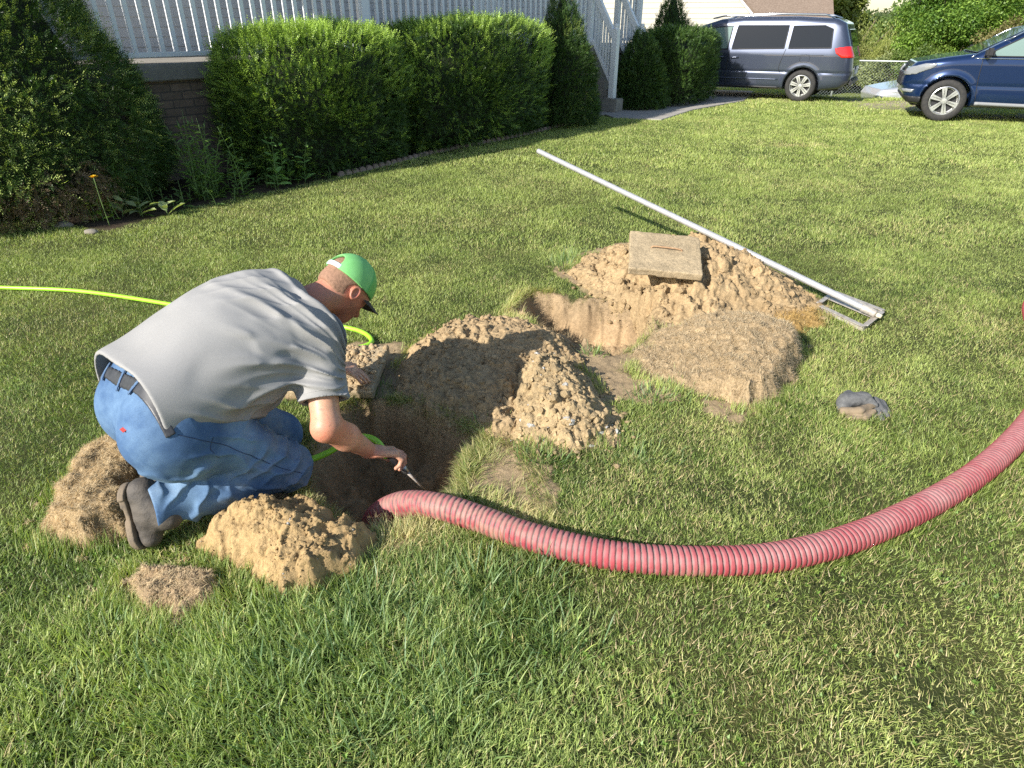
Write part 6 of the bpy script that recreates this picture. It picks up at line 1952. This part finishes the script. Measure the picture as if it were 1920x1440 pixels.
# blue crossover at the right edge
M_BLUE = paint('deep_blue_paint', (.006, .022, .078), (.010, .032, .105))
bp = [(2.28, .42), (2.36, .60), (2.33, .84), (2.16, .985), (1.55, 1.08), (1.12, 1.14), (.35, 1.56), (-.1, 1.66), (-1.2, 1.66), (-1.95, 1.56), (-2.30, 1.14), (-2.38, .9), (-2.40, .5), (-2.3, .32), (-1.8, .26), (1.8, .26), (2.15, .30)]
bp = [(1.5 + (a - 1.5) * .78 if a > 1.5 else a, b) for a, b in bp]
psb = math.atan2(.40, -.917)
fw = G(1758, 227)
nrb = np.array([-math.sin(psb), math.cos(psb)])
near = 1 if nrb @ (-fw[:2]) > 0 else -1
bloc = fw[:2] - 1.43 * np.array([math.cos(psb), math.sin(psb)]) - near * .83 * nrb
suv, bb_, bon, bgl, bln, _b = car('blue_crossover', 'shiny dark blue crossover car cut off by the right edge', 'car', (bloc[0], bloc[1], 0), psb, bp, .92, .98, .30, (1.43, -1.43), .355, M_BLUE, (6, 1), fender=.03)
for s in (near, -near):
    bgl('window', [(1.02, 1.10), (.10, 1.10), (.06, 1.52), (.32, 1.50)], s, M_GL2)
    bgl('window', [(.0, 1.10), (-1.0, 1.11), (-.98, 1.53), (-.04, 1.53)], s, M_TINT)
    bgl('window', [(-1.08, 1.11), (-1.85, 1.16), (-1.65, 1.48), (-1.08, 1.53)], s, M_TINT)
    bln('window_chrome', [(1.20, 1.08), (.75, 1.34), (.30, 1.56), (-.6, 1.60)], s, .014, M_CHROME, off=.006)
    bln('window_chrome', [(1.15, 1.065), (.2, 1.065), (-1.2, 1.075)], s, .010, M_CHROME, off=.006)
    bln('door_gap', [(1.02, 1.05), (1.0, .7), (.95, .36)], s); bln('door_gap', [(.05, 1.05), (.05, .7), (-.0, .36)], s)
    bln('sill_trim', [(.95, .33), (0, .32), (-.95, .33)], s, .035, mat_simple('grey_cladding', (.22, .225, .23), rough=.6))
    bln('door_handle', [(.22, .93), (.08, .935)], s, .016, M_BLUE, off=.02)
    m = MB(); m.box((.96, s * 1.02, 1.16), (.13, .22, .15)); m.build('mirror', M_TRIM, suv, bevel=.035)
    hl = lambda P: np.maximum(np.maximum(np.abs(_b(P)) - .016, poly2(P[:, [0, 2]], np.array([(1.66, .98), (1.88, .97), (2.3, .84), (2.3, .74), (2.00, .78), (1.74, .90)]))), -(P[:, 1] * s - .42))
    sdfmesh('headlight', hl, (1.7, min(s * .35, s * 1.02), .68), (2.5, max(s * .35, s * 1.02), 1.05), .018, M_CLEAR, suv)
    fg = lambda P: np.maximum(np.maximum(np.abs(_b(P)) - .014, poly2(P[:, [0, 2]], np.array([(1.95, .54), (2.5, .54), (2.5, .47), (1.97, .47)]))), -(P[:, 1] * s - .50))
    sdfmesh('fog_lamp', fg, (1.9, min(s * .4, s * 1.02), .38), (2.5, max(s * .4, s * 1.02), .6), .02, M_CLEAR, suv)
gr = lambda P: np.maximum(np.maximum(np.abs(_b(P)) - .020, poly2(P[:, [1, 2]], np.array([(-.42, .56), (.42, .56), (.42, .80), (-.42, .80)]))), 1.75 - P[:, 0])
sdfmesh('grille', gr, (1.7, -.6, .5), (2.5, .6, .9), .02, M_TRIM, suv)
chn = lambda P: np.maximum(np.maximum(np.abs(_b(P)) - .018, np.abs(P[:, 2] - .36) - .06), 1.72 - P[:, 0])
sdfmesh('chin_trim', chn, (1.7, -1.0, .25), (2.5, 1.0, .5), .022, M_TRIM, suv)
wsb = lambda P: np.maximum(np.maximum(np.abs(_b(P)) - .020, poly2(P[:, [1, 2]], np.array([(-.76, 1.15), (.76, 1.15), (.60, 1.54), (-.60, 1.54)]))), .2 - P[:, 0])
sdfmesh('windscreen', wsb, (.3, -.9, 1.0), (1.4, .9, 1.65), .016, M_TINT, suv)
# silver car farther back, beyond the fence
M_SILV = paint('silver_paint', (.55, .56, .57), (.62, .63, .64))
sp = [(2.2, .35), (2.26, .55), (2.15, .70), (1.2, .86), (.95, .90), (.3, 1.34), (-.2, 1.42), (-1.2, 1.38), (-1.9, 1.02), (-2.2, .95), (-2.28, .6), (-2.2, .32), (-1.7, .24), (1.8, .24)]
pss = math.atan2(.1, -1.0)
sil, sb_, son, sgl, sln, _s = car('silver_car', 'low silver car half hidden behind the blue crossover\'s nose', 'car', (px_x(1634, 20.2, -.5) + 2.25, 20.4, -.70), pss, sp, .87, .84, .30, (1.35, -1.35), .31, M_SILV, (6, 0))
for s in (1, -1):
    sgl('window', [(.85, .93), (-.1, .94), (-.12, 1.30), (.28, 1.27)], s, M_TINT); sgl('window', [(-.2, .94), (-1.3, .95), (-1.1, 1.25), (-.2, 1.30)], s, M_TINT)
wss = lambda P: np.maximum(np.maximum(np.abs(_s(P)) - .020, poly2(P[:, [1, 2]], np.array([(-.72, .93), (.72, .93), (.60, 1.32), (-.60, 1.32)]))), .25 - P[:, 0])
sdfmesh('windscreen', wss, (.25, -.9, .8), (1.3, .9, 1.5), .024, M_TINT, sil)

# ------------------------------------------------------------------ chain-link fence
fA = np.array([8.6, 25.6]); fB = np.array([18.5, 21.2])
fd = (fB - fA); fL = np.linalg.norm(fd); fd /= fL
fence = empty('chain_link_fence', (fA[0], fA[1], -.62), math.atan2(fd[1], fd[0]))
tag(fence, 'grey chain-link fence with a pipe top rail behind the vehicles', 'fence')
FH = 1.15
m = MB(); m.tube([(0, 0, FH), (fL, 0, FH)], .024, 8); m.build('top_rail', M_GALV2 if 'M_GALV2' in globals() else mat_simple('galvanised_pipe', (.40, .42, .43), rough=.45, metal=.4), fence, True)
pm_ = mat_simple('galvanised_post', (.42, .44, .45), rough=.5, metal=.4)
k = 0.0
while k <= fL:
    m = MB(); m.tube([(k, 0, -.2), (k, 0, FH + .06)], .032, 8); m.lathe([(.034, FH + .05), (.038, FH + .07), (.02, FH + .11), (0, FH + .12)], (k, 0, 0), 8); m.build('post', pm_, fence, True); k += 2.6
V, F = [], []
sp_ = .10
for sgn in (1, -1):
    t = -FH
    while t < fL:
        a0, a1 = max(t, 0), min(t + FH, fL)
        if a1 > a0:
            z0_, z1_ = (a0 - t), (a1 - t)
            if sgn < 0: z0_, z1_ = FH - z0_, FH - z1_
            b = len(V); w = .0018
            V += [(a0, -w, z0_ - w), (a0, w, z0_ + w), (a1, w, z1_ + w), (a1, -w, z1_ - w)]; F.append((b, b + 1, b + 2, b + 3))
        t += sp_
me = bpy.data.meshes.new('wire_mesh'); me.from_pydata(V, [], F); me.update(); link('wire_mesh', me, pm_, fence)

# ------------------------------------------------------------------ trees and bushes beyond the drive
def tree(name, label, x, y, h, rx, rz, n, seed, c1, c2, leaf=(.10, .18), zc=None, trunk=.16, droop=0, cat='tree', group=None, gap=.0, ncl=60, wid=.55):
    r = np.random.default_rng(seed)
    root = empty(name, (x, y, 0)); tag(root, label, cat, group)
    zc = zc if zc is not None else h - rz
    cl = unit(r.normal(0, 1, (ncl, 3))) * (r.random((ncl, 1)) ** .45)
    cc = cl * np.array([rx, rx, rz]) * .82 + [0, 0, zc]
    cs = r.uniform(.16, .34, ncl) * rx
    # branches to the leaf clumps
    m = MB(); 
    m.tube([(0, 0, -.3), (r.normal(0, .05), r.normal(0, .05), h * .25), (r.normal(0, .15), r.normal(0, .15), h * .55), (0, 0, h * .85)], [trunk, trunk * .8, trunk * .5, trunk * .12], 9)
    m.build('trunk', M_BARK, root, True)
    m = MB()
    for k in range(0, ncl, 2):
        z0 = max(.2, min(cc[k][2] * .6, h * .6)); p = cc[k]
        m.tube([(0, 0, z0), (p[0] * .5, p[1] * .5, z0 * .4 + p[2] * .6 - .1), tuple(p)], [trunk * .35, trunk * .18, trunk * .05], 5)
    m.build('branches', M_BARK, root, True)
    ci = r.integers(0, ncl, n)
    q = unit(r.normal(0, 1, (n, 3))) * (r.random((n, 1)) ** .4)
    P = cc[ci] + q * cs[ci][:, None] * np.array([1, 1, .75])
    if droop:
        P[:, 2] -= droop * r.random(n) ** 1.5 * (.4 + .6 * (ci % 3 == 0))
    P[:, 2] = np.maximum(P[:, 2], .05)
    D = unit(r.normal(0, 1, (n, 3)) + np.array([0, 0, -.3 - 2.5 * (droop > 0)]) + .6 * q)
    NN = unit(r.normal(0, .8, (n, 3)) + np.array([0, 0, 1]) + .7 * q)
    k = np.clip(r.normal(.5, .22, n) + .3 * np.sin(ci * 1.7) , 0, 1)[:, None]
    C = np.array(c1) * (1 - k) + np.array(c2) * k
    L = r.uniform(leaf[0], leaf[1], n)
    V, F, Cc = leafquads(P, D, NN, L, L * wid, C)
    npmesh('crown', V, F, M_LEAF, root, False, Cc)
    return root
T = [
 ('shrubby_tree', 'olive-green bushy tree between the neighbouring house and the sky gap', px_x(1568, 33, 2), 33, 5.2, 1.5, 2.7, 13000, (.10, .14, .03), (.34, .38, .10), 0),
 ('willow_tree', 'pale yellow-green willow-like tree with hanging leaves behind the fence', px_x(1645, 30, 2), 30, 2.75, 1.9, 1.5, 30000, (.16, .21, .05), (.44, .46, .14), .9),
 ('broadleaf_tree', 'bright green tree standing above the fence post, right of the willow-like tree', px_x(1765, 27, 1), 27, 5.6, 2.3, 2.7, 60000, (.07, .15, .025), (.32, .47, .08), 0),
 ('broadleaf_tree', 'darker green tree at the top right corner above the blue car', px_x(1900, 28, 1), 28, 6.6, 2.6, 3.2, 45000, (.06, .11, .02), (.24, .34, .07), 0),
 ('conifer_tree', 'small dark green tree low in the sky gap', px_x(1612, 44, 2), 44, 3.0, 2.0, 1.5, 9000, (.04, .07, .025), (.11, .16, .05), 0),
 ('broadleaf_tree', 'mid-green tree far behind the willow-like tree', px_x(1706, 42, 2), 42, 3.3, 2.6, 1.9, 12000, (.07, .12, .03), (.22, .30, .08), 0),
 ('broadleaf_tree', 'tree far behind, left of the neighbouring roof end', px_x(1520, 46, 2), 46, 6.5, 3.2, 3.2, 12000, (.05, .09, .03), (.15, .20, .06), 0),
]
for i, (nm, lb, x, y, h, rx, rz, n, c1, c2, dp) in enumerate(T):
    t_ = tree(nm, lb, x, y, h, rx, rz, n, 500 + i, c1, c2, leaf=(.075, .125) if y < 32 else (.14, .26), droop=dp, wid=.5 if not dp else .22, trunk=.13)
    t_.location.z = -.6
Bsh = [(1590, 27.5, 1.7, 1.2, 'tall olive brush rising behind the van\'s rear window', (.11, .14, .04), (.32, .32, .10)),
       (1655, 26.5, 1.5, 1.2, 'greyish green brush behind the fence between the van and the blue car', (.14, .18, .07), (.36, .40, .17)),
       (1722, 26.0, 1.7, 1.2, 'green brush behind the fence post', (.08, .14, .03), (.28, .36, .09)),
       (1800, 25.5, 1.9, 1.3, 'green brush behind the blue car\'s bonnet', (.07, .13, .03), (.26, .36, .08)),
       (1870, 24.5, 2.6, 1.3, 'brownish green brush behind the blue car\'s windscreen', (.12, .11, .04), (.34, .30, .13)),
       (1945, 24.5, 2.8, 1.4, 'green brush at the right edge behind the blue car\'s roof', (.07, .12, .03), (.24, .31, .07))]
for i, (u, y, h, rx, lb, c1, c2) in enumerate(Bsh):
    t_ = tree('brush', lb, px_x(u, y, .6), y, h, rx, h * .5, 9000, 540 + i, c1, c2, leaf=(.07, .13), zc=h * .5, trunk=.04, cat='bush', group='brush along the fence', wid=.35, ncl=40)
    t_.location.z = -.65
# far wood closing the horizon
r_ = np.random.default_rng(77)
n = 60000
xx = r_.uniform(-60, 130, n); yy = r_.uniform(70, 95, n); hh = (2.2 + 0.9 * vnoise(xx * .12, yy * 0, seed=3) + .8 * vnoise(xx * .5, yy * 0, seed=4)) * (yy / 80)
P = np.stack([xx, yy, hh * r_.random(n) ** .6], 1)
D = unit(r_.normal(0, 1, (n, 3))); NN = unit(r_.normal(0, 1, (n, 3)) + [0, -.5, .6])
k = r_.random((n, 1)) * .6 + .4 * (vnoise(xx * .3, yy * .3, seed=5)[:, None] > 0)
V, F, C_ = leafquads(P, D, NN, r_.uniform(.5, .9, n), r_.uniform(.3, .5, n), np.array([.05, .08, .03]) * (1 - k) + np.array([.15, .19, .08]) * k)
wood = npmesh('far_wood', V, F, M_LEAF, None, False, C_); tag(wood, 'distant belt of mixed woodland along the horizon', 'woods', kind='stuff')
